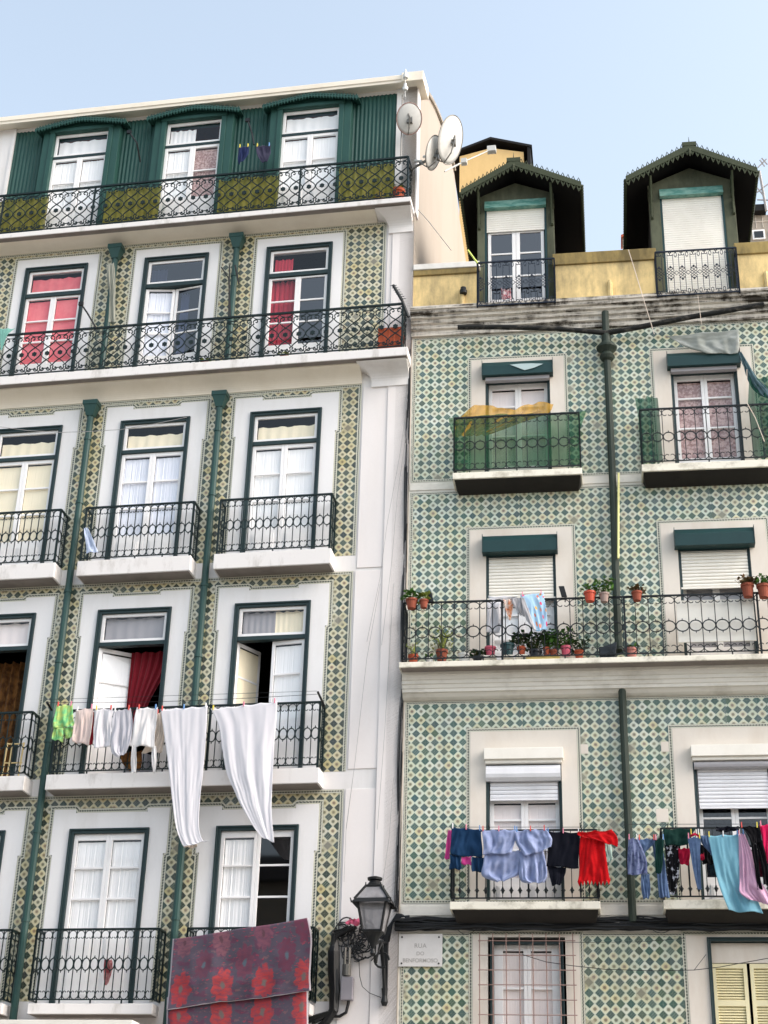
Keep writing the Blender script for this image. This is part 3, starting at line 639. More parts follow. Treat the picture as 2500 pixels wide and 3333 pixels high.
for uc, cm_ in zip(FA, ('cur_white', 'cur_white', 'cur_white')):
    d = MB(); hw = .535; wf = .17; zt = 20.66
    d.box(uc-.76, uc-hw, -.1, wf, 18.12, zt); d.box(uc+hw, uc+.76, -.1, wf, 18.12, zt); d.box(uc-hw, uc+hw, -.1, wf-.002, 20.60, zt)
    d.prism([(uc-.76, zt), (uc+.76, zt), (uc+.70, 20.69), (uc, 20.80), (uc-.70, 20.69)], -.1, wf-.004)
    d.box(uc-hw-.09, uc-hw, wf, wf+.02, 18.12, 20.68); d.box(uc+hw, uc+hw+.09, wf, wf+.02, 18.12, 20.68); d.box(uc-hw-.1, uc+hw+.1, wf, wf+.035, 20.605, 20.68)
    D = d.build('dormer', 'atticd', HL, bevel=.006)
    r = MB(); N = 26
    def hz(t): return 20.82-.16*abs(t)**1.25+.004*math.sin(t*40)
    for i in range(N):
        t0 = -1+2*i/N; t1 = -1+2*(i+1)/N; a, b = uc+.9*t0, uc+.9*t1
        r.hexa([(a,-.1,hz(t0)+.06),(b,-.1,hz(t1)+.06),(b,.28,hz(t1)-.03),(a,.28,hz(t0)-.03),(a,-.1,hz(t0)+.09),(b,-.1,hz(t1)+.09),(b,.28,hz(t1)+.0),(a,.28,hz(t0)+.0)])
    M_ = 32
    for i in range(M_):     # scalloped valance and cresting
        t0 = -1+2*i/M_; t1 = -1+2*(i+1)/M_; tm_ = (t0+t1)/2; a, b = uc+.9*t0, uc+.9*t1
        r.prism([(a, hz(t0)-.015), (b, hz(t1)-.015), (b, hz(t1)-.055), ((a+b)/2, hz(tm_)-.105), (a, hz(t0)-.055)], .275, .29); r.prism([(a, hz(t0)-.05), ((a+b)/2, hz(tm_)-.09), (b, hz(t1)-.05), ((a+b)/2, hz(tm_)-.0)], .288, .30)
        r.prism([(a+.008, hz(t0)), (b-.008, hz(t1)), ((a+b)/2, hz(tm_)+.06)], .265, .275); r.tube([(a, .29, hz(t0)-.01), (b, .29, hz(t1)-.01)], .012, 5); r.tube([((a+b)/2, .29, hz(tm_)+.0), ((a+b)/2, -.1, hz(tm_)+.095)], .014, 4)
    r.build('dormer_roof', 'atticd', D)
    a, b = uc-hw, uc+hw; w = .06
    transom(D, a, b, 20.085, 20.60, w, [(0, .5 if uc == FA[1] else 1, 0, .85, cm_)])
    tbm = MB(); tbm.box(a, b, .0, w+.05, 20.03, 20.085); tbm.build('transom_bar', 'green', D)
    gz = [19.97, 19.45, 18.85]
    leaf_door(D, a, 1, hw-.001, 18.12, 20.03, gz, w, cur=cm_); leaf_door(D, b, -1, hw-.001, 18.12, 20.03, gz, w, cur='cur_lace' if uc == FA[1] else cm_)
# rain pipes
def downpipe(s, par, pts, r, mat, hopper=None, rings=()):
    m = MB(); m.tube(pts, r, 10)
    for z in rings: m.tube([(pts[0][0], pts[0][1], z), (pts[0][0], pts[0][1], z+.05)], r*1.22, 10)
    if hopper:
        u, w, z = hopper
        m.hexa([(u-.06,w-.05,z-.2),(u+.06,w-.05,z-.2),(u+.06,w+.06,z-.2),(u-.06,w+.06,z-.2),(u-.12,w-.09,z),(u+.12,w-.09,z),(u+.12,w+.1,z),(u-.12,w+.1,z)]); m.box(u-.13, u+.13, w-.1, w+.11, z, z+.08)
    return m.build('downpipe', mat, par, smooth=False)
for u, u2 in ((-5.503, -5.42), (-3.228, -3.165)):
    downpipe('L', HL, [(u, .1, 14.4), (u, .1, 3.5)], .055, 'pipe', (u, .1, 14.56), (13.9, 12.7, 11.1, 9.9, 8.6, 7.2, 5.9))
    downpipe('L', HL, [(u2, .1, 17.7), (u2, .1, 15.1)], .055, 'pipe', (u2, .1, 17.80), (17.0, 16.0))

# houses across the street: added out of view to darken pane reflections and shade low floors
OH = thing('unseen_terrace', 'L', (2, 34, 0), 'plain grey beige terrace across the street, added out of view for reflections in window panes', 'terrace house')
m = MB(); m.box(-45, 45, 34, 42, 0, 14.2); m.build('wall', rough_mat('grey_beige_render', '9a9184', '7a7266', .5, .6, .4), OH)
m = MB(); m.sweep([(33.6, 14.2), (38, 16.2), (42.4, 14.2)], -45, 45); m.build('roof', 'roomd', OH)
w0_ = None
for zf in (1.2, 4.6, 8.0, 11.2):
    for i in range(16):
        if w0_ is None:
            m = MB(); m.box(-.55, .55, 33.94, 33.99, 0, 2.0); w0_ = m.build('window', 'glassd', OH); base_ = w0_; o = w0_
        else: o = base_.copy(); COL.objects.link(o); o.parent = OH
        o.location = (-40+i*5.2, 0, zf)
# ================================================================ right apartment house
HR = thing('apartment_house', 'R', (0, 0, 0), 'teal tiled house on the right with two mossy gabled dormers above a yellow parapet', 'apartment house')
RU = 9.0
win_R = {'U': ([1.757, 4.745], 12.75, 14.64, .525), 'M': ([1.767, 4.69], 9.58, 11.44, .535), 'D': ([1.765, 4.715], 6.08, 8.12, .545), 'G': ([1.77, 4.735], 3.2, 5.66, .53)}
sur_R = {'U': ([(1.0, 2.515), (3.957, 5.506)], 12.72, 15.01), 'M': ([(.98, 2.56), (3.912, 5.484)], 9.57, 11.895), 'D': ([(.99, 2.54), (3.907, 5.49)], 6.07, 8.615), 'G': ([(1.03, 2.49), (3.925, 5.5)], 3.0, 5.69)}
tile_R = {'U': (12.785, 15.51), 'M': (9.56, 12.60), 'D': (6.125, 9.10), 'G': (3.0, 5.72)}
holesR = [(c_-v[3], c_+v[3], v[1], v[2]) for v in win_R.values() for c_ in v[0]]
t = MB()
for k, (z0, z1) in tile_R.items():
    prs, sz0, sz1 = sur_R[k]
    for i, (a, b, ph) in enumerate(((.03, 1.76, .12), (1.76, 4.7, 3.365), (4.7, RU, 5.62))):
        us = [a, b]+[x for p in prs for x in p if a < x < b]; zl = [z0, z1]+[x for x in (sz0, sz1) if z0 < x < z1]
        zp = {'U': 15.42, 'M': 12.5, 'D': 8.95, 'G': 5.55}[k]
        t.cells(us, zl, lambda u, z: not any(p[0] < u < p[1] and sz0 < z < sz1 for p in prs), 0, lambda u, z: ((u-ph)/P, (z-zp)/P))
t.build('tile_facing', 'tileR', HR)
w = MB(); zs_ = [0, 16.1]+[x for v in tile_R.values() for x in v]+[x for h in holesR for x in h[2:]]+[x for v in sur_R.values() for x in v[1:]]
us = [0, .03, RU]+[x for h in holesR for x in h[:2]]+[x for v in sur_R.values() for p in v[0] for x in p]
def inR(u, z):
    if any(h[0] < u < h[1] and h[2] < z < h[3] for h in holesR): return False
    if any(v[1] < z < v[2] and any(p[0] < u < p[1] for p in v[0]) for v in sur_R.values()): return False
    return u < .03 or not any(v[0] < z < v[1] for v in tile_R.values())
w.cells(us, zs_, inR, -.002); reveals(w, holesR, .0, -.25); w.build('rendered_wall', 'stoneR', HR)
for k, (prs, z0, z1) in sur_R.items():
    v = win_R[k]
    for p, c_ in zip(prs, v[0]):
        m = MB(); rb = MB()
        m.cells([p[0], p[1], c_-v[3], c_+v[3]], [z0, z1, v[1], v[2]], lambda u, z: not (abs(u-c_) < v[3] and v[1] < z < v[2]), .010)
        pts = [(p[0], z0), (p[0], z1), (p[1], z1), (p[1], z0)]
        for a, b in zip(pts, pts[1:]): m.quad([(a[0],0,a[1]),(b[0],0,b[1]),(b[0],.01,b[1]),(a[0],.01,a[1])])
        rb.ribbon(pts, .055, .005); m.build('window_surround', 'surR', HR); rb.build('tile_border', 'rope', HR)
    tz = tile_R[k]; rb = MB(); rb.ribbon([(RU, tz[1]), (.035, tz[1]), (.035, tz[0]), (RU, tz[0])], .045, .003, side=1)
    rb.build('tile_border', 'rope', HR)
# missing tiles
for (u0, u1, z0, z1) in ((2.575, 2.70, 8.26, 8.40), (3.74, 3.85, 8.27, 8.42), (3.62, 3.79, 7.25, 7.44)): mm = MB(); mm.box(u0, u1, 0, .004, z0, z1); mm.build('mortar_patch', 'surR', HR)
# interior
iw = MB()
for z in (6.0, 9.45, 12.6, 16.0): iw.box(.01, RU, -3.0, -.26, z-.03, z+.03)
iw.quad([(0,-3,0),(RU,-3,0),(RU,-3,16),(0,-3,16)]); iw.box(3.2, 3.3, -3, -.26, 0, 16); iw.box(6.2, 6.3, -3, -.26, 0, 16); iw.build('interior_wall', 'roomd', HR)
sw = MB(); sw.quad([(0.005,-9,0),(0.005,-.01,0),(0.005,-.01,16.9),(0.005,-9,16.9)]); sw.quad([(RU,-9,0),(RU,0,0),(RU,0,16.9),(RU,-9,16.9)]); sw.quad([(0,-9,0),(RU,-9,0),(RU,-9,16),(0,-9,16)]); sw.quad([(0,-9,16.02),(RU,-9,16.02),(RU,-.3,16.02),(0,-.3,16.02)]); sw.build('side_wall', 'cream', HR)
# white bands
for z0, z1 in ((12.635, 12.75), (5.955, 6.09)): b = MB(); b.box(.02, RU, 0, .012, z0, z1); b.build('string_course', 'stoneR', HR, bevel=.004)
# top cornice, soot stained
cm = MB(); cm.sweep([(-.1, 16.0), (.24, 15.99), (.24, 15.93), (.215, 15.92), (.215, 15.865), (.17, 15.85), (.17, 15.80), (.13, 15.78), (.12, 15.72), (.085, 15.70), (.085, 15.63), (.045, 15.61), (.045, 15.52), (-.02, 15.515)], -.01, RU); cm.build('cornice', 'grime', HR)
# parapet in three pieces with copings
for i, (a, b) in enumerate(((0, 1.09), (2.40, 4.09), (5.42, RU))):
    ym = MB(); ym.box(a, b, -.22, 0, 16.0, 16.82); Y_ = ym.build('parapet', 'yellow', HR)
    cpm = MB(); cpm.box(a-(.02 if i else 0), b+.02, -.26, .035, 16.815 if i else 16.76, 17.045 if i else 16.87); cpm.build('coping', 'yellowcap', Y_, bevel=.01)
    if not i: wc = MB(); wc.box(a, b+.05, -.28, .05, 16.872, 16.985); wc.build('coping', 'whitecap', Y_, bevel=.01)
    u = (.84, 3.32, 5.87)[i]; ym = MB(); ym.lathe(u, .02, [(.045, 15.99), (.045, 16.38), (.03, 16.44), (.001, 16.46)], 8); ym.build('vent_stub', 'yellow', Y_)
# dormers
for n_, (uc, hw, ft, eL, eR, ez, pk) in enumerate(((1.755, .665, 18.30, .833, 2.911, 18.33, 18.91), (4.775, .72, 18.32, 3.667, 5.875, 18.385, 18.99))):
    d = MB(); D2 = 3.0; oh = .535; zsh = 18.20
    d.box(uc-hw, uc-oh, -.25, -.1, 16.02, zsh+.03); d.box(uc+oh, uc+hw, -.25, -.1, 16.02, zsh+.03)
    d.prism([(uc-hw, zsh+.03), (uc+hw, zsh+.03), (uc+hw, ft+.12), (uc, pk-.22), (uc-hw, ft+.12)], -.25, -.1)
    D = d.build('dormer', 'dormer', HR, bevel=.01)
    sd_ = MB()
    for sg in (-1, 1):
        N = 60
        for i in range(N):      # corrugated cheeks
            w0, w1 = -.25-D2*i/N, -.25-D2*(i+1)/N; o0, o1 = (.012 if i % 2 else -.012), (.012 if (i+1) % 2 else -.012)
            a = uc+sg*(hw-.02); sd_.quad([(a+o0,w0,16.0),(a+o1,w1,16.0),(a+o1,w1,18.75),(a+o0,w0,18.75)])
    sd_.quad([(uc-hw,-3.2,16),(uc+hw,-3.2,16),(uc+hw,-3.2,19),(uc-hw,-3.2,19)])
    sd_.build('dormer_cheek', 'black', D)
    r = MB(); F = .25; B_ = -3.3; th = .05
    for (a, za, b, zb) in ((eL, ez, uc, pk), (uc, pk, eR, ez)): r.hexa([(a,B_,za-th),(b,B_,zb-th),(b,F,zb-th),(a,F,za-th),(a,B_,za),(b,B_,zb),(b,F,zb),(a,F,za)])
    for sg, e in ((-1, eL), (1, eR)):   # bargeboard
        q = [(e, ez+.01), (uc, pk+.01), (uc, pk-.12), (e, ez-.10)]; r.prism(q, F, F+.03)
    N = 13
    for sg, e in ((-1, eL), (1, eR)):
        for i in range(N):
            t0 = (i+.15)/N; t1 = (i+.85)/N; tm_ = (t0+t1)/2
            A = lambda t, dz: (uc+(e-uc)*t, F+.015, pk+(ez-pk)*t+dz)
            r.tube([A(t0, .0), A(t0+.01, .035), A(tm_, .085), A(t1-.01, .035), A(t1, 0)], .0085, 4)
            t_ = [A(t0, -.11), A(t0+.01, -.145), A(tm_, -.20), A(t1-.01, -.145), A(t1, -.11)]; r.tube(t_, .013, 4)
            r.tube([A(t0, -.12), A(tm_, -.155), A(t1, -.12)], .010, 4)
    r.tube([(uc, F+.015, pk), (uc, F+.015, pk+.17)], .014, 5, taper=.2); r.box(uc-.12, uc+.12, F-.02, F+.035, pk-.03, pk+.05); r.tube([(uc, F+.02, pk-.1), (uc, F+.02, pk-.25)], .03, 5, taper=.2)
    for i in range(46):                 # tile ends along the receding eaves
        w_0 = F-.04-i*.075
        for e in (eL, eR): r.tube([(e-.03, w_0, ez-.03), (e+.03, w_0, ez-.05)], .035, 5)
    r.build('dormer_roof', 'droof', D)
    k = MB(); k.box(eL+.03, eR-.03, B_+.05, F-.03, ez-.12, ez-.07) if False else None
    for (a, za, b, zb) in ((eL+.02, ez, uc, pk), (uc, pk, eR-.02, ez)): k.hexa([(a,B_,za-th-.03),(b,B_,zb-th-.03),(b,F-.01,zb-th-.03),(a,F-.01,za-th-.03),(a,B_,za-th-.003),(b,B_,zb-th-.003),(b,F-.01,zb-th-.003),(a,F-.01,za-th-.003)])
    k.build('soffit', 'black', D)
    for sg in (-1, 1):
        br = MB(); u = uc+sg*(hw-.035)
        for (zz, ww, h) in ((18.36, .24, .05), (18.25, .16, .06), (18.13, .10, .05), (17.98, .05, .12), (17.78, .03, .05)): br.box(u-.025, u+.025, -.1, -.1+ww, zz-h, zz+.02)
        br.tube([(u, .22, 18.42), (u, .08, 18.2), (u, -.03, 17.95), (u, -.07, 17.75)], .022, 5)
        br.build('bracket', 'droof', D)
    z2 = 18.22 if n_ else 18.20; th_ = MB(); th_.hexa([(uc-oh,-.18,z2-.06),(uc+oh,-.18,z2-.06),(uc+oh,-.02,z2-.06),(uc-oh,-.02,z2-.06),(uc-oh,-.18,z2+.13),(uc+oh,-.18,z2+.13),(uc+oh,-.085,z2+.13),(uc-oh,-.085,z2+.13)]); th_.build('shutter_hood', 'teal', D)
    
    for a in (uc-oh, uc+oh-.035): jm = MB(); jm.box(a, a+.035, -.2, -.105, 16.02, z2-.06); jm.build('jamb', 'greenbox', D)
    zb = 17.68 if n_ == 0 else 16.1; sh = MB(); N = int((z2-.06-zb)/.045)
    for i in range(N):
        za = zb+(z2-.06-zb)*i/N; zc_ = zb+(z2-.06-zb)*(i+1)/N; sh.sweep([(-.124, za), (-.118, za+.004), (-.118, zc_-.005), (-.124, zc_)], uc-oh+.035, uc+oh-.035)
    sh.build('roller_shutter', 'shut', D)
    if n_ == 0:
        a, b = uc-oh+.05, uc+oh-.05
        leaf_door(D, a, 1, (b-a)/2-.002, 16.1, 17.72, [17.66, 17.24, 16.77, 16.3], -.19, gl='glassb', mid=.065)
        leaf_door(D, b, -1, (b-a)/2-.002, 16.1, 17.72, [17.66, 17.24, 16.77, 16.3], -.19, gl='glassb', mid=.065)
    a, b = ((1.12, 2.41), (4.085, 5.40))[n_]
    rail_lattice(D, [((a, .24), (b, .24)), ((b, .24), (b, .0)), ((a, .0), (a, .24))], 15.93, 16.80)
# balconies
ok = dict(pitch=.165, mat='ironR', r=.008, ov=.46, ovz=.078, top=.017, post=.014)
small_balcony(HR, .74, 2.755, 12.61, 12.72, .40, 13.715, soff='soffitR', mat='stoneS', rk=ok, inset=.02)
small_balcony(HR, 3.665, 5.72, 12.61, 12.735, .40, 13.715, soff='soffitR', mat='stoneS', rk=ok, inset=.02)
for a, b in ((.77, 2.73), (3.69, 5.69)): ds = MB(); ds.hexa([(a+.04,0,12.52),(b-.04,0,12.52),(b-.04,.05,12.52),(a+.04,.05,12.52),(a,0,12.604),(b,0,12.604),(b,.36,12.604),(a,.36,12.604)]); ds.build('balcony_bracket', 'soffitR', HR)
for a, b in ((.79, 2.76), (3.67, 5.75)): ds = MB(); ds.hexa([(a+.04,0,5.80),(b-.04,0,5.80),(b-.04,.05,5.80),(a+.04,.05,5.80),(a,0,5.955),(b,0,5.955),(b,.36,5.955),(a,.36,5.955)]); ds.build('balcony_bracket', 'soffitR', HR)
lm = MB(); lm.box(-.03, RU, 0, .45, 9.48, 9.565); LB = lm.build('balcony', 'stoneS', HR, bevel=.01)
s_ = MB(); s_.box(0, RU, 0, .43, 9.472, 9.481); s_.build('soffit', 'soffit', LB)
rail_oval(LB, [((.02, .42), (RU, .42)), ((.02, .42), (.02, .01))], 9.62, 10.52, pitch=.193, mat='ironR', r=.0085, ov=.46, ovz=.085, posts=((1.5, .42), (3.3, .42), (5.22, .42)), top=.017)
cm = MB(); cm.sweep([(-.02, 9.475), (.26, 9.475), (.26, 9.43), (.24, 9.42), (.225, 9.37), (.205, 9.36), (.205, 9.31), (.185, 9.30), (.175, 9.25), (.16, 9.24), (.16, 9.195), (.13, 9.185), (.09, 9.14), (.05, 9.115), (.012, 9.105), (-.02, 9.105)], -.01, RU); cm.build('cornice', 'stoneR', HR)
def spike_rail(par, segs, zb, zt, **k):
    m = MB()
    for (p0, p1) in segs:
        L = math.hypot(p1[0]-p0[0], p1[1]-p0[1]); n = max(1, round(L/.115)); B = lambda pts: bend(pts, 0, p0, p1, L)
        m.tube(B([(0,0,zt),(L,0,zt)]), .017, 4); m.tube(B([(0,0,zb),(L,0,zb)]), .013, 4)
        for i in range(n+1):
            s = i*L/n; m.tube(B([(s,0,zb),(s,0,zt)]), .017 if i in (0, n) or i % 6 == 3 else .0075, 4)
            m.tube(B([(s,0,zb+.06),(s,0,zb+.10),(s,0,zb+.16)]), .026, 5, taper=[.4, 1, .2])
            for e in (1, -1): m.tube(B([(s,0,zb+.09),(s+e*.022,0,zb+.115),(s+e*.03,0,zb+.095)]), .006, 4)
    return m.build('railing', 'ironR', par)
small_balcony(HR, .745, 2.795, 5.96, 6.065, .40, 7.05, soff='soffitR', mat='stoneS', rail=spike_rail, inset=.02)
small_balcony(HR, 3.64, 5.75, 5.96, 6.08, .40, 7.06, soff='soffitR', mat='stoneS', rail=spike_rail, inset=.02)
# shutter boxes, shutters, windows
def pvc_window(par, uc, hw, z0, z1, mun, w=-.16, cur='cur_white', gl='glass', st=.055):
    W = win_frame(par, uc, hw, z0, z1, fr=.045, w=-.2, depth=.19, mat='green')
    a, b = uc-hw+.045, uc+hw-.045
    leaf_door(W, a, 1, (b-a)/2-.001, z0+.01, z1-.045, mun, w, cur=cur, gl=gl, stile=st); leaf_door(W, b, -1, (b-a)/2-.001, z0+.01, z1-.045, mun, w, cur=cur, gl=gl, stile=st)
    return W
def shutter(par, u0, u1, z0, z1, w, mat='shut', sl_=.052):
    sh = MB(); N = max(2, int((z1-z0)/sl_))
    for i in range(N):
        za = z0+(z1-z0)*i/N; zc_ = z0+(z1-z0)*(i+1)/N; sh.sweep([(w-.010, za), (w+.006, za+.008), (w+.009, (za+zc_)/2), (w+.004, zc_-.006), (w-.010, zc_)], u0, u1)
    sh.box(u0, u1, w-.012, w+.012, z0-.03, z0); return sh.build('roller_shutter', mat, par)
def hood(par, u0, u1, z0, z1, d, mat):
    m = MB(); m.sweep([(.0, z1), (d*.55, z1), (d, z1-(z1-z0)*.35), (d, z0), (0, z0)], u0, u1, closed=True); m.box(u0-.008, u0, 0, d+.01, z0-.004, z1+.004); m.box(u1, u1+.008, 0, d+.01, z0-.004, z1+.004)
    return m.build('shutter_hood', mat, par, bevel=.004)
for i, (uc, cu_) in enumerate(zip(win_R['U'][0], ('cur_pink', 'cur_lace'))):
    W = pvc_window(HR, uc, .525, 12.75, 14.64, [14.50, 14.17, 13.62, 13.08], cur=cu_)
    hood(W, uc-.567, uc+.575, 14.625, 14.905, .16, 'greenbox')
    h = MB(); h.box(uc-.52, uc+.52, .0, .09, 14.56, 14.622); h.build('shutter_rail', 'cur_grey', W)
for i, uc in enumerate(win_R['M'][0]):
    W = pvc_window(HR, uc, .535, 9.58, 11.44, [10.95, 10.5, 10.1, 9.9], gl='glass', cur='cur_white' if i == 0 else 'cur_grey')
    hood(W, uc-.577, uc+.565 if i == 0 else uc+.6, 11.44, 11.745, .17, 'greenbox'); shutter(W, uc-.53, uc+.53, 10.83 if i else 10.74, 11.44, -.02)
for i, uc in enumerate(win_R['D'][0]):
    W = pvc_window(HR, uc, .545, 6.08, 8.12, [7.58, 7.33, 6.9, 6.5], gl='glassd' if i else 'glass', cur='cur_lace' if i else 'cur_pink', st=.06)
    h = MB(); h.box(uc-.565, uc+.575, 0, .14, 8.16, 8.325); h.box(uc-.55, uc+.555, 0, .10, 8.11, 8.16); h.build('shutter_hood', 'shut', W, bevel=.006)
    if i == 0: k = MB(); k.sweep([(-.02, 8.09), (.05, 8.085), (.10, 8.03), (.105, 7.95), (.09, 7.90), (.05, 7.86), (-.02, 7.86)], uc-.54, uc+.53); k.build('shutter_roll', 'shutw', W)
    else: k = MB(); k.tube([(uc-.53, .03, 8.05), (uc+.55, .03, 8.05)], .055, 10); k.build('shutter_roll', 'cur_grey', W)
    shutter(W, uc-.485, uc+.485, 7.62 if i == 0 else 7.47, 7.86 if i == 0 else 8.02, -.03, 'shutw')
# ground-floor windows seen at the bottom edge
uc = 1.77; W = pvc_window(HR, uc, .50, 3.2, 5.62, [5.5, 5.0, 4.4, 3.8], cur='cur_pink', st=.12)
gm = MB()
for i in range(8): u = 1.13+i*.182; gm.tube([(u, .07, 3.2), (u, .07, 5.70)], .008, 5)
for i in range(13): z = 5.60-i*.195; gm.tube([(1.11, .075, z), (2.44, .075, z)], .007, 5)
gm.build('window_grille', 'rust', W)
uc = 4.735; W = win_frame(HR, uc, .53, 3.2, 5.66, fr=.05, w=-.2, depth=.22, mat='green')
bl = MB(); bl.box(uc-.48, uc+.48, -.12, -.09, 5.34, 5.60); bl.build('transom_board', 'surR', W)
for sg in (-1, 1):
    s_ = MB(); a, b = (uc-.48, uc-.02) if sg < 0 else (uc+.02, uc+.48)
    s_.box(a, a+.05, -.14, -.09, 3.2, 5.33); s_.box(b-.05, b, -.14, -.09, 3.2, 5.33); s_.box(a+.05, b-.05, -.139, -.091, 5.27, 5.33); s_.box(a+.05, b-.05, -.139, -.091, 4.78, 4.86)
    for i in range(60): z = 3.2+i*.035; s_.hexa([(a+.05,-.135,z),(b-.05,-.135,z),(b-.05,-.10,z),(a+.05,-.10,z),(a+.05,-.13,z+.03),(b-.05,-.13,z+.03),(b-.05,-.125,z+.03),(a+.05,-.125,z+.03)])
    s_.build('louvred_shutter', plain('pale_yellow_shutter_paint', 'ece2b8', .6), W)
# drain pipes of the right house
pm = MB(); pm.tube([(3.22, .12, 15.75), (3.22, .12, 12.2), (3.205, .12, 11.2), (3.20, .12, 10.0), (3.20, .30, 9.7), (3.2, .5, 9.6)][:5], .06, 10)
pm.lathe(3.22, .12, [(.065, 14.80), (.10, 14.83), (.125, 14.88), (.105, 14.92), (.085, 14.95), (.12, 14.99), (.165, 15.03), (.17, 15.06), (.11, 15.09), (.08, 15.16), (.075, 15.3)], 16)
pm.build('downpipe', 'piper', HR)
pm = MB(); pm.tube([(3.22, .09, 9.2), (3.225, .09, 6.0), (3.225, .09, 5.85)], .058, 10); pm.build('downpipe', 'piper', HR)
pm = MB(); pm.tube([(.80, .30, 15.49), (1.5, .30, 15.45), (2.4, .27, 15.385), (3.0, .2, 15.33), (3.22, .15, 15.32)], .044, 10); pm.tube([(3.22, .15, 15.32), (3.7, .2, 15.36), (4.6, .27, 15.47), (5.75, .32, 15.60)], .046, 10); pm.build('gutter_pipe', rough_mat('weathered_black_pipe', '1b1c1b', '6b665d', .7, 7, 2, .8, .3, (.5, .7)), HR)
# ================================================================ houses behind
T = thing('stair_tower', 'R', (.7, -9.5, 0), 'plain yellow stair tower with a dark gabled roof rising behind the left dormer', 'building')
m = MB(); m.box(-.14, 1.50, -11.6, -9.5, 10, 27.15); m.prism([(-.14, 27.15), (1.5, 27.15), (.66, 27.35)], -11.6, -9.5); m.build('wall', stain_wall('ochre_tower_render', 'dcbc82', 'bd9a5e', .5, (.5, .75)), T)
m = MB()
for (a, za, b, zb) in ((-.35, 27.15, .66, 27.55), (.66, 27.55, 1.72, 27.20)): m.hexa([(a,-11.8,za),(b,-11.8,zb),(b,-9.38,zb),(a,-9.38,za),(a,-11.8,za+.07),(b,-11.8,zb+.07),(b,-9.38,zb+.07),(a,-9.38,za+.07)])
m.box(1.60, 1.68, -11.5, -9.4, 25.3, 27.22); m.build('roof', 'black', T)
T = thing('background_house', 'R', (8.2, -10, 0), 'peach coloured house with a row of white framed windows far behind the right dormer', 'building')
m = MB(); m.box(6.9, 11, -14, -10, 10, 25.08); m.build('wall', 'gable', T)
m = MB(); m.box(6.8, 7.42, -14.2, -9.8, 25.08, 25.27); m.build('roof', 'black', T)
for i in range(2):
    u = 7.05+i*.42; m = MB(); m.box(u, u+.30, -10, -9.96, 24.34, 24.62); W = m.build('window', 'sash', T)
    m = MB(); m.box(u+.04, u+.26, -9.959, -9.95, 24.38, 24.57); m.build('pane', 'glassd', W)
m = MB()
for i in range(9): m.box(7.0+i*.16, 7.01+i*.16, -10, -9.985, 24.70, 25.08)
m.box(6.9, 11, -10, -9.984, 24.88, 24.89); m.build('panel_joint', 'surR', T)
C_ = thing('chimney', 'R', (3.72, -3, 0), 'small pinkish chimney stack just showing between the two dormers', 'chimney')
m = MB(); m.hexa([(3.60,-3.3,15),(3.95,-3.3,15),(3.95,-3,15),(3.60,-3,15),(3.67,-3.3,19.5),(3.95,-3.3,19.62),(3.95,-3,19.62),(3.67,-3,19.5)]); m.build('stack', 'gable', C_)
m = MB(); m.hexa([(3.64,-3.35,19.5),(3.98,-3.35,19.62),(3.98,-2.96,19.62),(3.64,-2.96,19.5),(3.64,-3.35,19.56),(3.98,-3.35,19.68),(3.98,-2.96,19.68),(3.64,-2.96,19.56)]); m.build('cap', 'terra', C_)
from mathutils import noise as mnoise
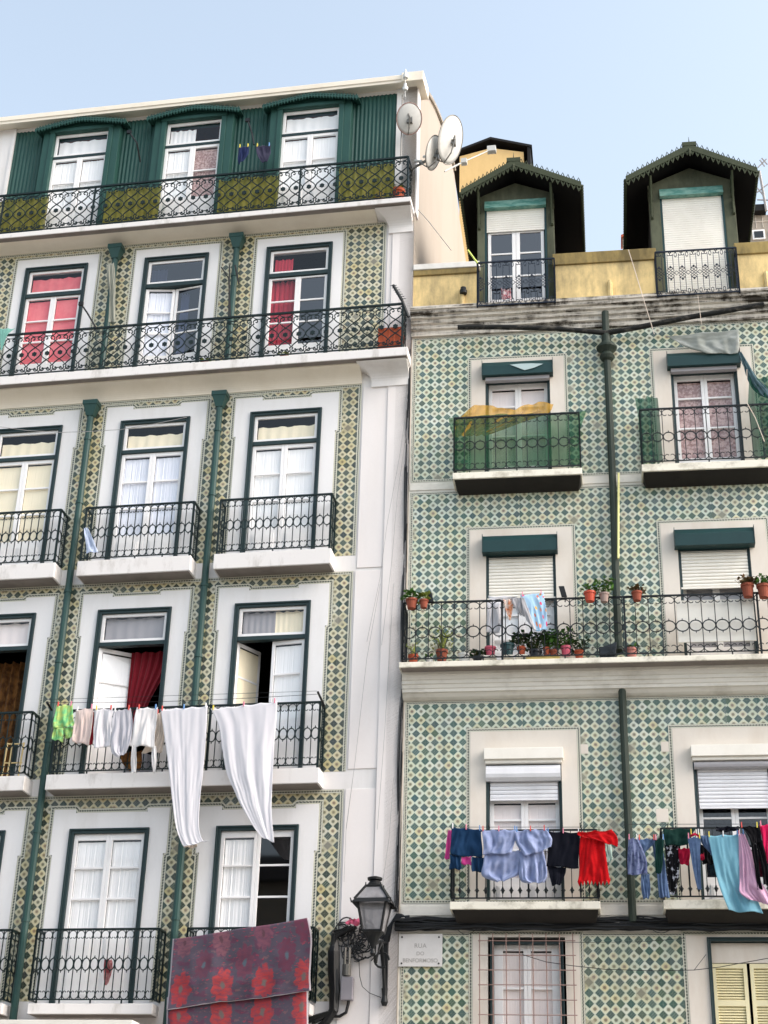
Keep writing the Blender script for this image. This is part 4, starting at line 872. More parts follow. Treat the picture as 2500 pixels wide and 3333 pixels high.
# ================================================================ fittings, laundry, plants
def PZ(s, k, x, y, w=0.0): return px(s, *Z(k, x, y), w)
def cloth(s, rows_list, w, mat, name, label, cat, group=None, amp=.025, fr=3, seed=0, hem=0, solid=.0025, nx=30, sag=.010, tilt=0.0, pegs=True, k=None, mats=None, par=None):
    """cloth hung from its top row; rows = [(xl,yl,xr,yr)] in zoom k, top to bottom; several row lists share one mesh"""
    rnd = random.Random(seed); mb = MB(); top = None
    for ri, rows in enumerate(rows_list):
        if mats: mb.k = ri
        R_ = []
        for (xl, yl, xr, yr) in rows:
            a = PZ(s, k, xl, yl, w); b = PZ(s, k, xr, yr, w); R_.append((Vector((a[0], a[2])), Vector((b[0], b[2]))))
        if top is None: top = R_[0]
        seg = 7; ny = (len(R_)-1)*seg; vs = []
        p1, p2, p3 = rnd.random()*6, rnd.random()*6, rnd.random()*6
        def CR(i, j):
            g = lambda q: R_[min(max(q, 0), len(R_)-1)][j]; i0 = min(int(i), len(R_)-2); t = i-i0; a, b, c2, d = g(i0-1), g(i0), g(i0+1), g(i0+2)
            return .5*((2*b)+(c2-a)*t+(2*a-5*b+4*c2-d)*t*t+(3*b-a-3*c2+d)*t*t*t)
        for j in range(ny+1):
            q = j/seg; t = j/ny; A, B = CR(q, 0), CR(q, 1)
            for i in range(nx+1):
                x = i/nx; p = A.lerp(B, x)
                env = .15+.85*min(1, t*2.2+(.25 if ri else 0))
                N3 = lambda a_, b_, c_: mnoise.noise(Vector((a_, b_, c_)))
                fold = 1.5*N3(x*fr*1.5+p1, t*1.3+p2, p3)+.9*(.4-abs(N3(x*fr*2.6+p2+t*1.2, t*1.8, p1))*2)+.45*N3((x+t)*7+p3, (x-t)*3.2, p1)+.22*N3(x*14, t*17, p2)
                dz = 0
                if ri == 0 and t < .35: dz = -sag*(1-t/.35)*abs(math.sin(x*math.pi*max(2, round(fr))))*2
                if t > .8: dz += hem*(abs(((x*nx*.25) % 1)-.5)*2-.5)*(t-.8)*5
                dz += .008*math.sin(x*9+p3)*t
                lw = min(1.0, ((B-A).length/max(.05, (R_[0][1]-R_[0][0]).length)))**1.2; vs.append((p.x+.01*math.sin(t*6+x*3+p1)*t, w+amp*fold*env*lw+tilt*t-ri*.012, p.y+dz))
        mb.add(vs, [(j*(nx+1)+i, j*(nx+1)+i+1, (j+1)*(nx+1)+i+1, (j+1)*(nx+1)+i) for j in range(ny) for i in range(nx)],
               [[((ii)/nx, 1-jj/ny) for ii, jj in ((i, j), (i+1, j), (i+1, j+1), (i, j+1))] for j in range(ny) for i in range(nx)])
    c0 = (top[0]+top[1])/2
    if par is not None: return mb.build(name, mat, par, smooth=True, solid=solid)
    o = mb.build(name, [M[x] for x in mats] if mats else mat, smooth=True, solid=solid, side=s, base=(c0.x, w, c0.y)); tag(o, label, cat, group)
    if pegs:
        for i, x in enumerate((.04, .5, .96) if (top[1]-top[0]).length > .35 else (.1, .9)):
            p = top[0].lerp(top[1], x); pm_ = MB(); pm_.hexa([(p.x-.008,w-.01,p.y-.03),(p.x+.008,w-.01,p.y-.03),(p.x+.008,w+.014,p.y-.03),(p.x-.008,w+.014,p.y-.03),(p.x-.006,w-.014,p.y+.045),(p.x+.006,w-.014,p.y+.045),(p.x+.006,w+.018,p.y+.045),(p.x-.006,w+.018,p.y+.045)])
            pm_.build('clothes_peg', PEG[rnd.randrange(len(PEG))], o)
    return o
PEG = [plain('red_peg', 'd8574f'), plain('yellow_peg', 'e2cf58'), plain('blue_peg', '6e9bd1'), plain('pink_peg', 'e58fa3'), plain('white_peg', 'e8e8e8')]
def CM(n, *a, **k):
    M[n] = cloth_mat(n, *a, **k); return n
GL = 'laundry on the line of the left house'; W_ = .50
CM('tie_dye', '8fe09a', 'd8e98a', 9); CM('beige_c', 'f0ded6'); CM('white_c', 'eeecee'); CM('greywhite', 'd6d5db'); CM('purewhite', 'f6f4f3'); CM('lilacwhite', 'f1eff2'); CM('ecru', 'e5d8ca'); CM('maroon_c', '8c1f2c')
cloth('L', [[(383,1025,492,1020),(366,1130,497,1120),(362,1180,500,1170)],[(362,1180,428,1176),(345,1255,425,1272)],[(428,1176,500,1170),(430,1250,500,1240)]], W_, 'tie_dye', 'shorts', 'green and yellow tie-dyed shorts at the left end of the washing line', 'shorts', GL, k='G', fr=2, seed=1)
cloth('L', [[(600,1075,632,1070),(598,1200,634,1195),(596,1300,622,1290)]], W_-.06, 'maroon_c', 'cloth', 'narrow dark red cloth hanging just behind the beige top', 'cloth', GL, k='G', fr=1, seed=2, pegs=False, nx=8)
cloth('L', [[(512,1058,632,1038),(502,1150,626,1140),(483,1272,605,1298)]], W_, 'beige_c', 'top', 'beige pink sleeveless top second from the left on the line', 'top', GL, k='G', fr=2, seed=3)
cloth('L', [[(640,1050,762,1046),(634,1180,752,1170),(632,1322,748,1305)]], W_, 'white_c', 'shirt', 'white shirt between the beige top and the grey white vest', 'shirt', GL, k='G', fr=2.5, seed=4)
cloth('L', [[(766,1062,882,1045),(758,1180,895,1160),(750,1335,880,1290),(800,1378,850,1352)]], W_, 'greywhite', 'vest', 'greyish white vest with a ragged pointed hem', 'vest', GL, k='G', fr=3, seed=5)
cloth('L', [[(925,1040,1066,1042),(900,1160,1052,1160),(874,1300,1040,1312)],[(892,1300,920,1300),(884,1395,922,1395),(884,1485,918,1480)],[(1022,1300,1050,1300),(1024,1400,1053,1400),(1026,1482,1052,1480)]], W_, 'purewhite', 'apron', 'bright white apron with two long ties dangling below it', 'apron', GL, k='G', fr=2, seed=6)
cloth('L', [[(1060,1075,1110,1070),(1045,1200,1112,1200),(950,1350,1100,1345)]], W_-.09, 'ecru', 'cloth', 'cream cloth hanging behind the white apron', 'cloth', GL, k='G', fr=2, seed=7)
cloth('L', [[(800,1350,960,1330),(830,1420,955,1410),(870,1475,945,1470)]], .28, 'cur_brown', 'cloth', 'brown patterned cloth low behind the railing under the apron', 'cloth', k='G', fr=2, seed=8, pegs=False)
cloth('L', [[(1083,1052,1402,1030),(1105,1200,1395,1180),(1128,1350,1385,1330),(1148,1500,1370,1500),(1165,1659,1355,1659),(1190,1850,1350,1850),(1225,1960,1385,1950),(1245,1990,1423,1945)]], W_+.03, 'lilacwhite', 'trousers', 'long white trousers hanging from the line, left of the white sheet', 'trousers', GL, k='G', fr=3, seed=9, amp=.020, tilt=.05, nx=44)
cloth('L', [[(385,842,835,790),(440,960,828,930),(465,1120,812,1100),(495,1280,805,1280),(545,1400,803,1400),(590,1500,803,1520),(680,1650,812,1640),(735,1715,822,1753)]], W_+.03, 'lilacwhite', 'sheet', 'big white bed sheet tapering to a point, right end of the washing line', 'bed sheet', GL, k='I', fr=3.5, seed=10, amp=.026, tilt=.05, nx=50)
cloth('L', [[(1240,450,1330,440),(1245,470,1335,465)]], W_+.02, 'ecru', 'cloth', 'scrap of beige lining below the long white trousers', 'cloth', k='H', fr=2, seed=11, pegs=False)
cloth('L', [[(85,430,130,425),(110,600,205,590),(125,760,275,740)]], .36, CM('paleblue_c', 'ccd7ea'), 'cloth', 'pale blue cloth slipped into the left corner of a small balcony', 'cloth', k='q', fr=1.5, seed=12, pegs=False, tilt=.05)
cloth('L', [[(1290,460,1345,455),(1285,510,1340,500),(1288,555,1318,535)]], .45, CM('navy_u', '27335c'), 'shorts', 'small navy blue shorts drying in front of the green attic wall', 'shorts', 'two small things drying at the attic', k='A', fr=1.5, seed=13)
cloth('L', [[(1382,455,1462,450),(1388,500,1460,490),(1415,545,1445,540)]], .45, CM('dark_u', '403f55'), 'underwear', 'dark patterned briefs drying in front of the green attic wall', 'underwear', 'two small things drying at the attic', k='A', fr=1.5, seed=14)
cloth('L', [[(575,1095,615,1085),(578,1180,622,1170),(590,1260,625,1250),(592,1330,622,1330),(590,1410,622,1410)]], .25, CM('greycloth', 'a9aa9c'), 'parasol_cover', 'limp grey cloth hanging in front of the upper left rain pipe', 'cloth', k='A', fr=2, seed=15, pegs=False)
cloth('L', [[(0,1440,85,1440),(0,1475,40,1480),(0,1560,12,1560)]], .6, CM('mint', '8fc9bb'), 'parasol', 'mint green edge of a folded parasol at the left of the long balcony', 'parasol', k='A', fr=2, seed=16, pegs=False)
# washing line of the left house
m = MB(); a = PZ('L', 'G', 320, 1010, W_+.0); b = PZ('L', 'I', 1110, 745, W_)
m.tube([(a[0]+(b[0]-a[0])*i/20, W_, a[2]+(b[2]-a[2])*i/20-.10*math.sin(math.pi*i/20)*.4) for i in range(21)], .004, 4); m.tube([(a[0], W_+.02, a[2]), (a[0], .3, a[2]-.05)], .02, 5); m.tube([(b[0], W_+.02, b[2]+.03), (b[0]+.06, .3, b[2]-.12)], .018, 5)
m.tube([(a[0]+(b[0]-a[0])*i/20, W_+.08, a[2]+(b[2]-a[2])*i/20+.02) for i in range(21)], .003, 4)
tag(m.build('clothes_line', 'cable', side='L', base=(a[0], W_, a[2])), 'washing line on two black arms in front of the double balcony', 'clothes line')
# blanket
t = NT('floral_blanket'); u0_, v0_, _ = t.uv(); u = t.m_('ADD', u0_, t.m_('MULTIPLY', t.m_('SUBTRACT', t.noise(_, 14, 3), .5), .05)); v = t.m_('ADD', v0_, t.m_('MULTIPLY', t.m_('SUBTRACT', t.noise(_, 11, 3), .5), .09))
def flower(u, v, cu_, cv_, R, n, ph=0.0):
    du = t.m_('SUBTRACT', u, cu_); dv = t.m_('MULTIPLY', t.m_('SUBTRACT', v, cv_), .30)
    r = t.m_('SQRT', t.m_('ADD', t.m_('MULTIPLY', du, du), t.m_('MULTIPLY', dv, dv))); th = t.m_('ARCTAN2', dv, du)
    pet = t.m_('ADD', R*.80, t.m_('MULTIPLY', t.m_('ABSOLUTE', t.m_('COSINE', t.m_('ADD', t.m_('MULTIPLY', th, n/2), ph))), R*.30))
    return t.m_('SUBTRACT', 1.0, t.step(t.m_('SUBTRACT', r, pet), -.004, .004)), t.m_('SUBTRACT', 1.0, t.step(r, R*.16, R*.3))
col = c('514a56'); nz = t.noise(_, 9, 5); nz2 = t.noise(_, 26, 4)
col = t.mix(t.m_('MULTIPLY', t.step(nz, .52, .58), .6), col, c('63354a')); col = t.mix(t.m_('MULTIPLY', t.step(nz2, .60, .64), .7), col, c('a03c4c')); col = t.mix(t.m_('MULTIPLY', t.step(t.noise(_, 17, 3), .60, .66), .6), col, c('7b5a5c'))
for (a, b, R, h, hc) in ((.09,.90,.056,'75505a','5a4048'),(.36,.885,.062,'7a525c','5a4048'),(.665,.885,.06,'754a58','5a4048'),(.95,.90,.055,'6a3a4a','5a4048'),(.24,.58,.055,'66404e','55606a'),(.53,.57,.062,'6f4150','55606a'),(.83,.60,.058,'663a4a','55606a'),(.09,.27,.070,'a33c3e','6b5f5c'),(.385,.27,.074,'a94242','6b5f5c'),(.68,.28,.074,'a33c3e','6b5f5c'),(.955,.32,.068,'a94242','6b5f5c')):
    f, cc_ = flower(u, v, a, b, R, 8, a*5); col = t.mix(f, col, t.mix(t.m_('MULTIPLY', t.step(nz2, .4, .65), .7), c(h), c('7a3540' if h[0] == 'c' else '5a4050'))); col = t.mix(cc_, col, c(hc))
ed = t.m_('MINIMUM', t.m_('MINIMUM', u0_, t.m_('SUBTRACT', 1.0, u0_)), t.m_('MULTIPLY', v0_, .6)); col = t.mix(t.m_('SUBTRACT', 1.0, t.step(ed, .008, .012)), col, c('a9a2a6'))
t.bump(t.noise(t.obj(), 90, 3), .3, .01); t.fin(col, .95, 0, .1); t.b.inputs['Sheen Weight'].default_value = .1; M['blanket'] = t.m
bo = cloth('L', [[(130,1085,1045,942),(118,1200,1070,1080),(108,1320,1064,1250),(98,1440,1058,1370),(92,1562,1058,1437)]], .62, 'blanket', 'blanket', 'dark floral blanket with red flowers hung over the lowest balcony', 'blanket', k='J', fr=2.2, seed=20, amp=.035, sag=.006, nx=60, solid=.012, pegs=False)
bm_ = MB()
a = [PZ('L', 'J', *p, .56) for p in ((92,1480),(1045,1420),(1045,1760),(88,1780))]; n = 20; vs = []
for j in range(n+1):
    for i in range(n+1):
        x, y = i/n, j/n; A = Vector(a[0]).lerp(Vector(a[1]), x); B = Vector(a[3]).lerp(Vector(a[2]), x); p = A.lerp(B, y); vs.append((p.x, .56+.015*math.sin(x*8+y*2), p.z))
bm_.add(vs, [(j*(n+1)+i, j*(n+1)+i+1, (j+1)*(n+1)+i+1, (j+1)*(n+1)+i) for j in range(n) for i in range(n)], [[(ii/n, .55-.62*jj/n) for ii, jj in ((i, j), (i+1, j), (i+1, j+1), (i, j+1))] for j in range(n) for i in range(n)])
bm_.build('blanket_back_half', 'blanket', bo, smooth=True, solid=.01)
# laundry of the right house
GR = 'laundry on the left balcony rail of the right house'; GS = 'laundry on the right balcony rail of the right house'; w1, w2 = .48, .62
CM('pink_c', 'd8509c'); CM('navyblue', '1d3f63'); CM('skyshirt', 'aab6d8', '98a6cd', 5); CM('navyblack', '10131f'); CM('red_c', 'd8141c', 'c50e16', 8); CM('mint_c', 'b9d3c9'); CM('denim_fl', '7a85a8', '59618a', 22, (.5, .6)); CM('denim', '5f7699', '52688c', 14); CM('dgreen_c', '143832'); CM('black_c', '0b0b10'); CM('crimson_c', 'b3173d'); CM('aqua', '8cc3d4', '82bbce', 4); CM('rose', 'dcb4cd', 'd5aac6', 5); CM('magenta', 'd81f5c'); CM('pattern_c', '16161a', 'c9ccd6', 12, (.55, .6))
def cl(k, rows, w, mat, name, label, cat, grp, **kw): return cloth('R', rows, w, mat, name, label, cat, grp, k=k, **kw)
cl('Q', [[(140,235,168,235),(125,350,160,350),(108,462,155,472)]], w1-.05, 'pink_c', 'shirt', 'bright pink shirt showing behind the dark blue shorts', 'shirt', GR, fr=1, seed=30, nx=10, pegs=False)
cl('Q', [[(240,440,318,440),(245,505,316,512)]], w1-.03, 'pink_c', 'cloth', 'pink hem showing below the dark blue shorts', 'cloth', GR, fr=1, seed=31, nx=10, pegs=False)
cl('Q', [[(166,212,392,230),(160,330,398,340),(158,435,402,450)],[(155,430,240,436),(150,538,238,542)],[(318,445,415,450),(322,555,412,562)]], w1, 'navyblue', 'shorts', 'dark blue shorts folded over the rail', 'shorts', GR, fr=2, seed=32, amp=.03)
SH1 = cl('Q', [[(398,235,664,235),(410,330,655,325),(404,430,632,420)]], w1+.05, 'skyshirt', 'shirt', 'light blue shirt folded over the rail next to the blue shorts', 'shirt', GR, fr=3, seed=34, amp=.035)
cl('Q', [[(425,400,680,395),(412,500,700,480),(400,590,705,575),(520,640,600,628)]], w1, 'skyshirt', 'shirt_tail', '', '', None, fr=3.5, seed=33, amp=.05, pegs=False, par=SH1)
SH2 = cl('Q', [[(660,240,890,228),(658,320,935,300),(725,448,940,375)]], w1+.05, 'skyshirt', 'shirt', 'light blue shirt folded over the rail, beside the black trousers', 'shirt', GR, fr=3, seed=36, amp=.04)
cl('Q', [[(680,395,870,390),(690,500,890,490),(690,620,905,600),(760,650,880,645)]], w1, 'skyshirt', 'shirt_tail', '', '', None, fr=3.5, seed=35, amp=.05, pegs=False, par=SH2)
cl('Q', [[(900,245,1155,255),(905,380,1152,390),(900,520,1145,540)],[(905,520,1050,530),(920,600,1040,590),(945,668,1000,660)]], w1-.02, 'navyblack', 'trousers', 'black trousers over the rail between the light blue shirts and the red dress', 'trousers', GR, fr=2, seed=37)
DR_ = cl('Q', [[(1160,275,1345,285),(1152,400,1350,400),(1146,540,1375,540),(1140,655,1392,650)]], w1+.03, 'red_c', 'dress', 'red knitted dress with a zigzag hem hanging over the rail', 'dress', GR, fr=2.5, seed=38, hem=.07, amp=.03, nx=36)
cl('Q', [[(1140,250,1400,235),(1150,285,1440,290),(1300,325,1449,372)],], w1+.08, 'red_c', 'sleeve', '', '', None, fr=1.5, seed=39, amp=.03, pegs=False, par=DR_)
cl('Q', [[(1345,300,1385,290),(1358,400,1400,390),(1372,500,1412,470)]], w1-.02, 'mint_c', 'cloth', 'pale mint cloth to the right of the red dress', 'cloth', GR, fr=1, seed=40, nx=10, pegs=False)
cl('Y', [[(286,380,380,378),(284,520,430,500),(278,640,470,620),(276,748,482,740)]], w2+.03, 'denim_fl', 'skirt', 'blue grey flower patterned skirt in front of the drain pipe', 'skirt', GS, fr=2, seed=41)
cl('Y', [[(378,385,556,385),(400,470,540,440),(440,560,475,500)],[(410,740,497,735),(415,850,500,850),(430,980,497,976)],[(515,385,560,385),(540,560,632,520),(570,750,665,750),(598,968,688,965)]], w2, 'denim', 'jeans', 'blue jeans with both legs down beside the flower patterned skirt', 'jeans', GS, fr=1.5, seed=42)
cl('Y', [[(548,385,640,380),(552,560,630,540),(558,732,605,735)]], w2+.05, 'dgreen_c', 'cloth', 'dark green cloth hanging over the left leg of the jeans', 'cloth', GS, fr=1, seed=43)
cl('Y', [[(625,290,950,282),(640,380,905,380),(650,460,880,455)]], w1, 'dgreen_c', 'shirt', 'very dark green shirt folded over the top rail', 'shirt', GS, fr=2.5, seed=44, pegs=False)
cl('Y', [[(640,440,800,440),(655,600,790,600),(670,780,775,780),(690,945,765,940)]], w1-.03, 'pattern_c', 'dress', 'black dress with white patches hanging below the dark green shirt', 'dress', GS, fr=2, seed=45, pegs=False)
cl('Y', [[(895,330,985,330),(900,370,985,368)]], w2-.05, 'crimson_c', 'cloth', 'crimson waistband peeping out above the narrow jeans leg', 'cloth', GS, fr=1, seed=46, nx=10)
cl('Y', [[(775,480,895,475),(785,560,890,560),(790,640,880,652)]], w1, 'crimson_c', 'cloth', 'small crimson cloth behind the bars left of the narrow jeans leg', 'cloth', GS, fr=1, seed=47, pegs=False, nx=14)
cl('Y', [[(865,370,1000,370),(895,520,990,500),(925,700,995,690),(955,860,1008,860),(985,888,1012,885)],[(990,360,1085,355),(1010,430,1098,430),(1080,530,1112,560)]], w2, 'denim', 'jeans', 'narrow blue jeans with one long leg left of the aqua towel', 'jeans', GS, fr=1.5, seed=48)
cl('Y', [[(985,540,1030,530),(990,605,1030,600)]], w1, 'crimson_c', 'cloth', 'crimson scrap behind the bars right of the narrow jeans leg', 'cloth', GS, fr=1, seed=49, pegs=False, nx=8)
cl('Y', [[(990,440,1110,440),(1000,560,1120,560),(1010,640,1130,640)]], w1-.04, 'black_c', 'cloth', 'black cloth behind the rail left of the aqua towel', 'cloth', GS, fr=1.5, seed=50, pegs=False)
cl('Y', [[(1068,355,1370,342),(1110,560,1400,560),(1160,780,1450,780),(1215,960,1540,960),(1265,1102,1620,1120)]], w2+.06, 'aqua', 'towel', 'large aqua blue towel hanging down past the balcony slab', 'towel', GS, fr=2, seed=51, amp=.03, nx=36)
cl('Y', [[(1370,345,1420,325),(1374,600,1515,560),(1378,800,1570,780),(1382,915,1640,900),(1470,985,1720,1060)]], w2+.1, 'rose', 'blouse', 'pale pink blouse with a long curved hem over the aqua towel', 'blouse', GS, fr=2, seed=52, amp=.03, nx=30)
cl('Y', [[(1380,262,1570,262),(1440,330,1590,330),(1495,450,1600,420)],[(1495,440,1545,440),(1525,660,1570,660),(1558,885,1602,885)],[(1540,400,1605,400),(1580,600,1650,600),(1620,840,1680,850)]], w2+.15, 'black_c', 'leggings', 'black leggings hanging over the pale pink blouse', 'leggings', GS, fr=1.5, seed=53)
cl('Y', [[(1572,250,1720,245),(1605,420,1720,420),(1640,632,1720,632)]], w2+.12, 'magenta', 'shirt', 'magenta shirt cut by the right edge of the picture', 'shirt', GS, fr=1.5, seed=54)
cl('Y', [[(1150,270,1372,262),(1150,325,1370,318)]], w1, 'navyblack', 'cloth', 'black cloth folded flat over the rail above the aqua towel', 'cloth', GS, fr=2, seed=55, pegs=False)
for (u0, u1, z, lab, b) in ((.70, 2.86, 7.08, 'left', GR), (3.15, 5.7, 7.06, 'right', GS)):
    m = MB(); m.tube([(u0, w2 if lab == 'right' else w1, z-.0), (u1, w2 if lab == 'right' else w1, z-.02)], .004, 4); m.tube([(u0+.6, .38, z), (u0+.6, .66, z)], .008, 4); m.tube([(u1-.3, .38, z), (u1-.3, .66, z-.01)], .008, 4)
    tag(m.build('clothes_line', 'cable', side='R', base=(u0, w1, z)), 'washing line in front of the %s low balcony of the tiled house' % ('left' if lab == 'left' else 'far right'), 'clothes line')
# towels and cloths on the long balcony
t = NT('toy_print_towel'); u, v, uv_ = t.uv(); vo = t.n('ShaderNodeTexVoronoi'); t.put(vo.inputs['Vector'], uv_); vo.inputs['Scale'].default_value = 6
f = t.m_('SUBTRACT', 1.0, t.step(vo.outputs['Distance'], .28, .34)); h = t.n('ShaderNodeSeparateColor'); t.put(h.inputs[0], vo.outputs['Color'])
cc_ = t.ramp(h.outputs[0], [(0, c('e9d24f')), (.3, c('e06a54')), (.5, c('f0ede4')), (.75, c('d9477a')), (1, c('f0a04b'))]); t.fin(t.mix(f, c('a9cbe4'), cc_), .9, 0, .1); M['toytowel'] = t.m
CM('grey_cl', 'c4c2c4'); CM('orange_cl', 'd98a5a', 'efe3d8', 14); CM('white_cl2', 'e4e3e6')
TW_ = cloth('R', [[(955,135,1135,115),(985,200,1148,200),(1020,300,1160,300),(1060,412,1170,400)]], .56, 'toytowel', 'towel', 'light blue towel with coloured dots hung over the long balcony rail', 'towel', k='V', fr=1.5, seed=60, amp=.02, sag=.004)
cloth('R', [[(960,145,985,150),(975,230,1030,280),(1000,320,1075,380),(1055,400,1085,410)]], .60, 'grey_cl', 'folded_edge', '', '', k='V', fr=1, seed=61, nx=10, pegs=False, par=TW_)
cloth('R', [[(885,150,965,148),(900,210,985,230),(960,290,998,300)]], .54, 'grey_cl', 'cloth', 'grey cloth left of the dotted towel on the long balcony rail', 'cloth', k='V', fr=1, seed=62, pegs=False)
cloth('R', [[(825,165,905,160),(840,240,898,235),(865,325,890,330)]], .52, 'orange_cl', 'cloth', 'orange and white striped cloth on the long balcony rail', 'cloth', k='V', fr=2, seed=63, pegs=False)
cloth('R', [[(710,140,945,140),(715,170,850,175)]], .50, 'white_cl2', 'cloth', 'flat grey white cloth draped along the rail top', 'cloth', k='V', fr=2, seed=64, pegs=False)
cloth('R', [[(700,180,820,180),(700,330,818,330),(690,420,800,430)]], .3, 'white_cl2', 'cloth', 'white cloth drying inside the long balcony below the left shutter', 'cloth', k='V', fr=2, seed=65, pegs=False)
m = MB(); m.box(4.06, 5.17, .34, .36, 9.80, 10.46); tag(m.build('board', 'shut', side='R', base=(4.6, .35, 9.8), bevel=.004), 'white board tied behind the railing of the long balcony', 'board')
# nets and awnings
M['net_green'] = sheer_mat('green_netting', '3f7c58', .34); M['net_dark'] = sheer_mat('dark_green_netting', '1e5f4a', .42); M['net_yel'] = sheer_mat('yellow_netting', 'd8a83a', .42); M['sheet_yel'] = sheer_mat('yellowed_plastic_sheet', 'a39a44', .52)
def net(pts, n, mat, w, amp, seed, nm, lab, cat, side='R', solid=0):
    "wrinkled sheet spread over a strip of (u_left, u_right, z) rows"
    m = MB(); vs = []; N = 60; r = random.Random(seed); p = [r.random()*6 for _ in range(6)]
    for j in range(n+1):
        t_ = j/n*(len(pts)-1); i0 = min(int(t_), len(pts)-2); f_ = t_-i0; a = [x+(y-x)*f_ for x, y in zip(pts[i0], pts[i0+1])]
        for i in range(N+1):
            x = i/N; vs.append((a[0]+(a[1]-a[0])*x, w+amp*math.sin(x*23+p[0]+j*.4)+amp*.5*math.sin(x*57+p[1]-j*.7), a[2]+(a[3]*math.sin(x*9+p[2]) if len(a) > 3 else 0)+.012*math.sin(x*31+p[3]+j)))
    m.add(vs, [(j*(N+1)+i, j*(N+1)+i+1, (j+1)*(N+1)+i+1, (j+1)*(N+1)+i) for j in range(n) for i in range(N)])
    o = m.build(nm, mat, side=side, base=(pts[-1][0], w, pts[-1][2]), smooth=True); return tag(o, lab, cat)
net([(.66, 2.86, 13.76, .02), (.70, 2.78, 13.55, 0), (.74, 2.74, 13.40, .0), (.75, 2.73, 12.80, 0)], 12, 'net_green', .33, .012, 1, 'safety_net', 'green netting tied inside the balcony under the torn green shutter hood', 'net')
net([(1.02, 2.34, 13.93, .05), (.9, 2.30, 13.80, .03), (.76, 2.05, 13.70, .02), (.76, 1.3, 13.42, .0)], 8, 'net_yel', .31, .015, 2, 'yellow_net', 'loose yellow netting lying over the top of the green netting', 'net')
net([(3.62, 3.98, 13.98, .02), (3.66, 3.99, 13.6, 0), (3.68, 4.0, 12.80, 0)], 8, 'net_dark', .30, .01, 3, 'safety_net', 'dark green netting at the left end of the upper right balcony', 'net')
net([(5.42, 5.9, 14.25, .02), (5.36, 5.9, 13.8, 0), (5.38, 5.9, 12.80, 0)], 8, 'net_dark', .30, .01, 4, 'safety_net', 'dark green netting at the right edge of the upper right balcony', 'net')
for (k, x0, x1, y0, y1, sd, lab) in (('A', -40, 262, 790, 770, 5, 'yellow plastic sheet behind the attic railing, the one nearest the left edge'), ('A', 568, 868, 745, 720, 6, 'yellow plastic sheet behind the attic railing between the left and middle dormers'), ('A', 1180, 1510, 680, 650, 7, 'yellow plastic sheet behind the attic railing between the middle and right dormers'), ('B', 668, 968, 650, 620, 8, 'yellow plastic sheet behind the attic railing, the one nearest the corner')):
    a, b = PZ('L', k, x0, y0, .36)[0], PZ('L', k, x1, y1, .36)[0]; o = net([(a, b, 18.95, .015), (a+.01, b-.01, 18.22, 0)], 8, 'sheet_yel', .36, .012, sd, 'plastic_sheet', lab, 'plastic sheet', side='L'); o['group'] = 'yellow plastic sheets behind the attic railing'
cloth('R', [[(1105,1150,1500,1113),(1150,1168,1502,1150),(1215,1200,1502,1190),(1330,1236,1500,1236)]], .24, CM('canvas', 'b9bdb8', 'a8ada6', 5), 'canvas_awning', 'loose pale canvas flapping above the upper right shutter hood', 'canvas', k='C', fr=2, seed=90, amp=.05, pegs=False, tilt=-.05)
cloth('R', [[(1498,1238,1512,1232),(1512,1280,1540,1276),(1530,1330,1572,1330),(1556,1390,1612,1392),(1590,1440,1665,1452),(1640,1480,1690,1500)]], .30, CM('tarp_blue', '5b747b', '4a6068', 8), 'tarpaulin', 'blue grey strip of tarpaulin hanging at the right of the same hood', 'tarpaulin', k='C', fr=1, seed=91, amp=.04, pegs=False, nx=14)
m = MB(); P0 = [PZ('R', 'C', x, y, .175) for x, y in ((265,1305),(300,1318),(345,1335),(400,1320),(445,1300),(380,1298),(320,1300))]
m.add(P0, [tuple(range(7))]); o = m.build('plastic_scrap', CM('scrap', 'aebfbf', trans=0), side='R', base=P0[0], solid=.004); tag(o, 'torn pale plastic scrap on the green hood of the upper left window', 'plastic scrap')
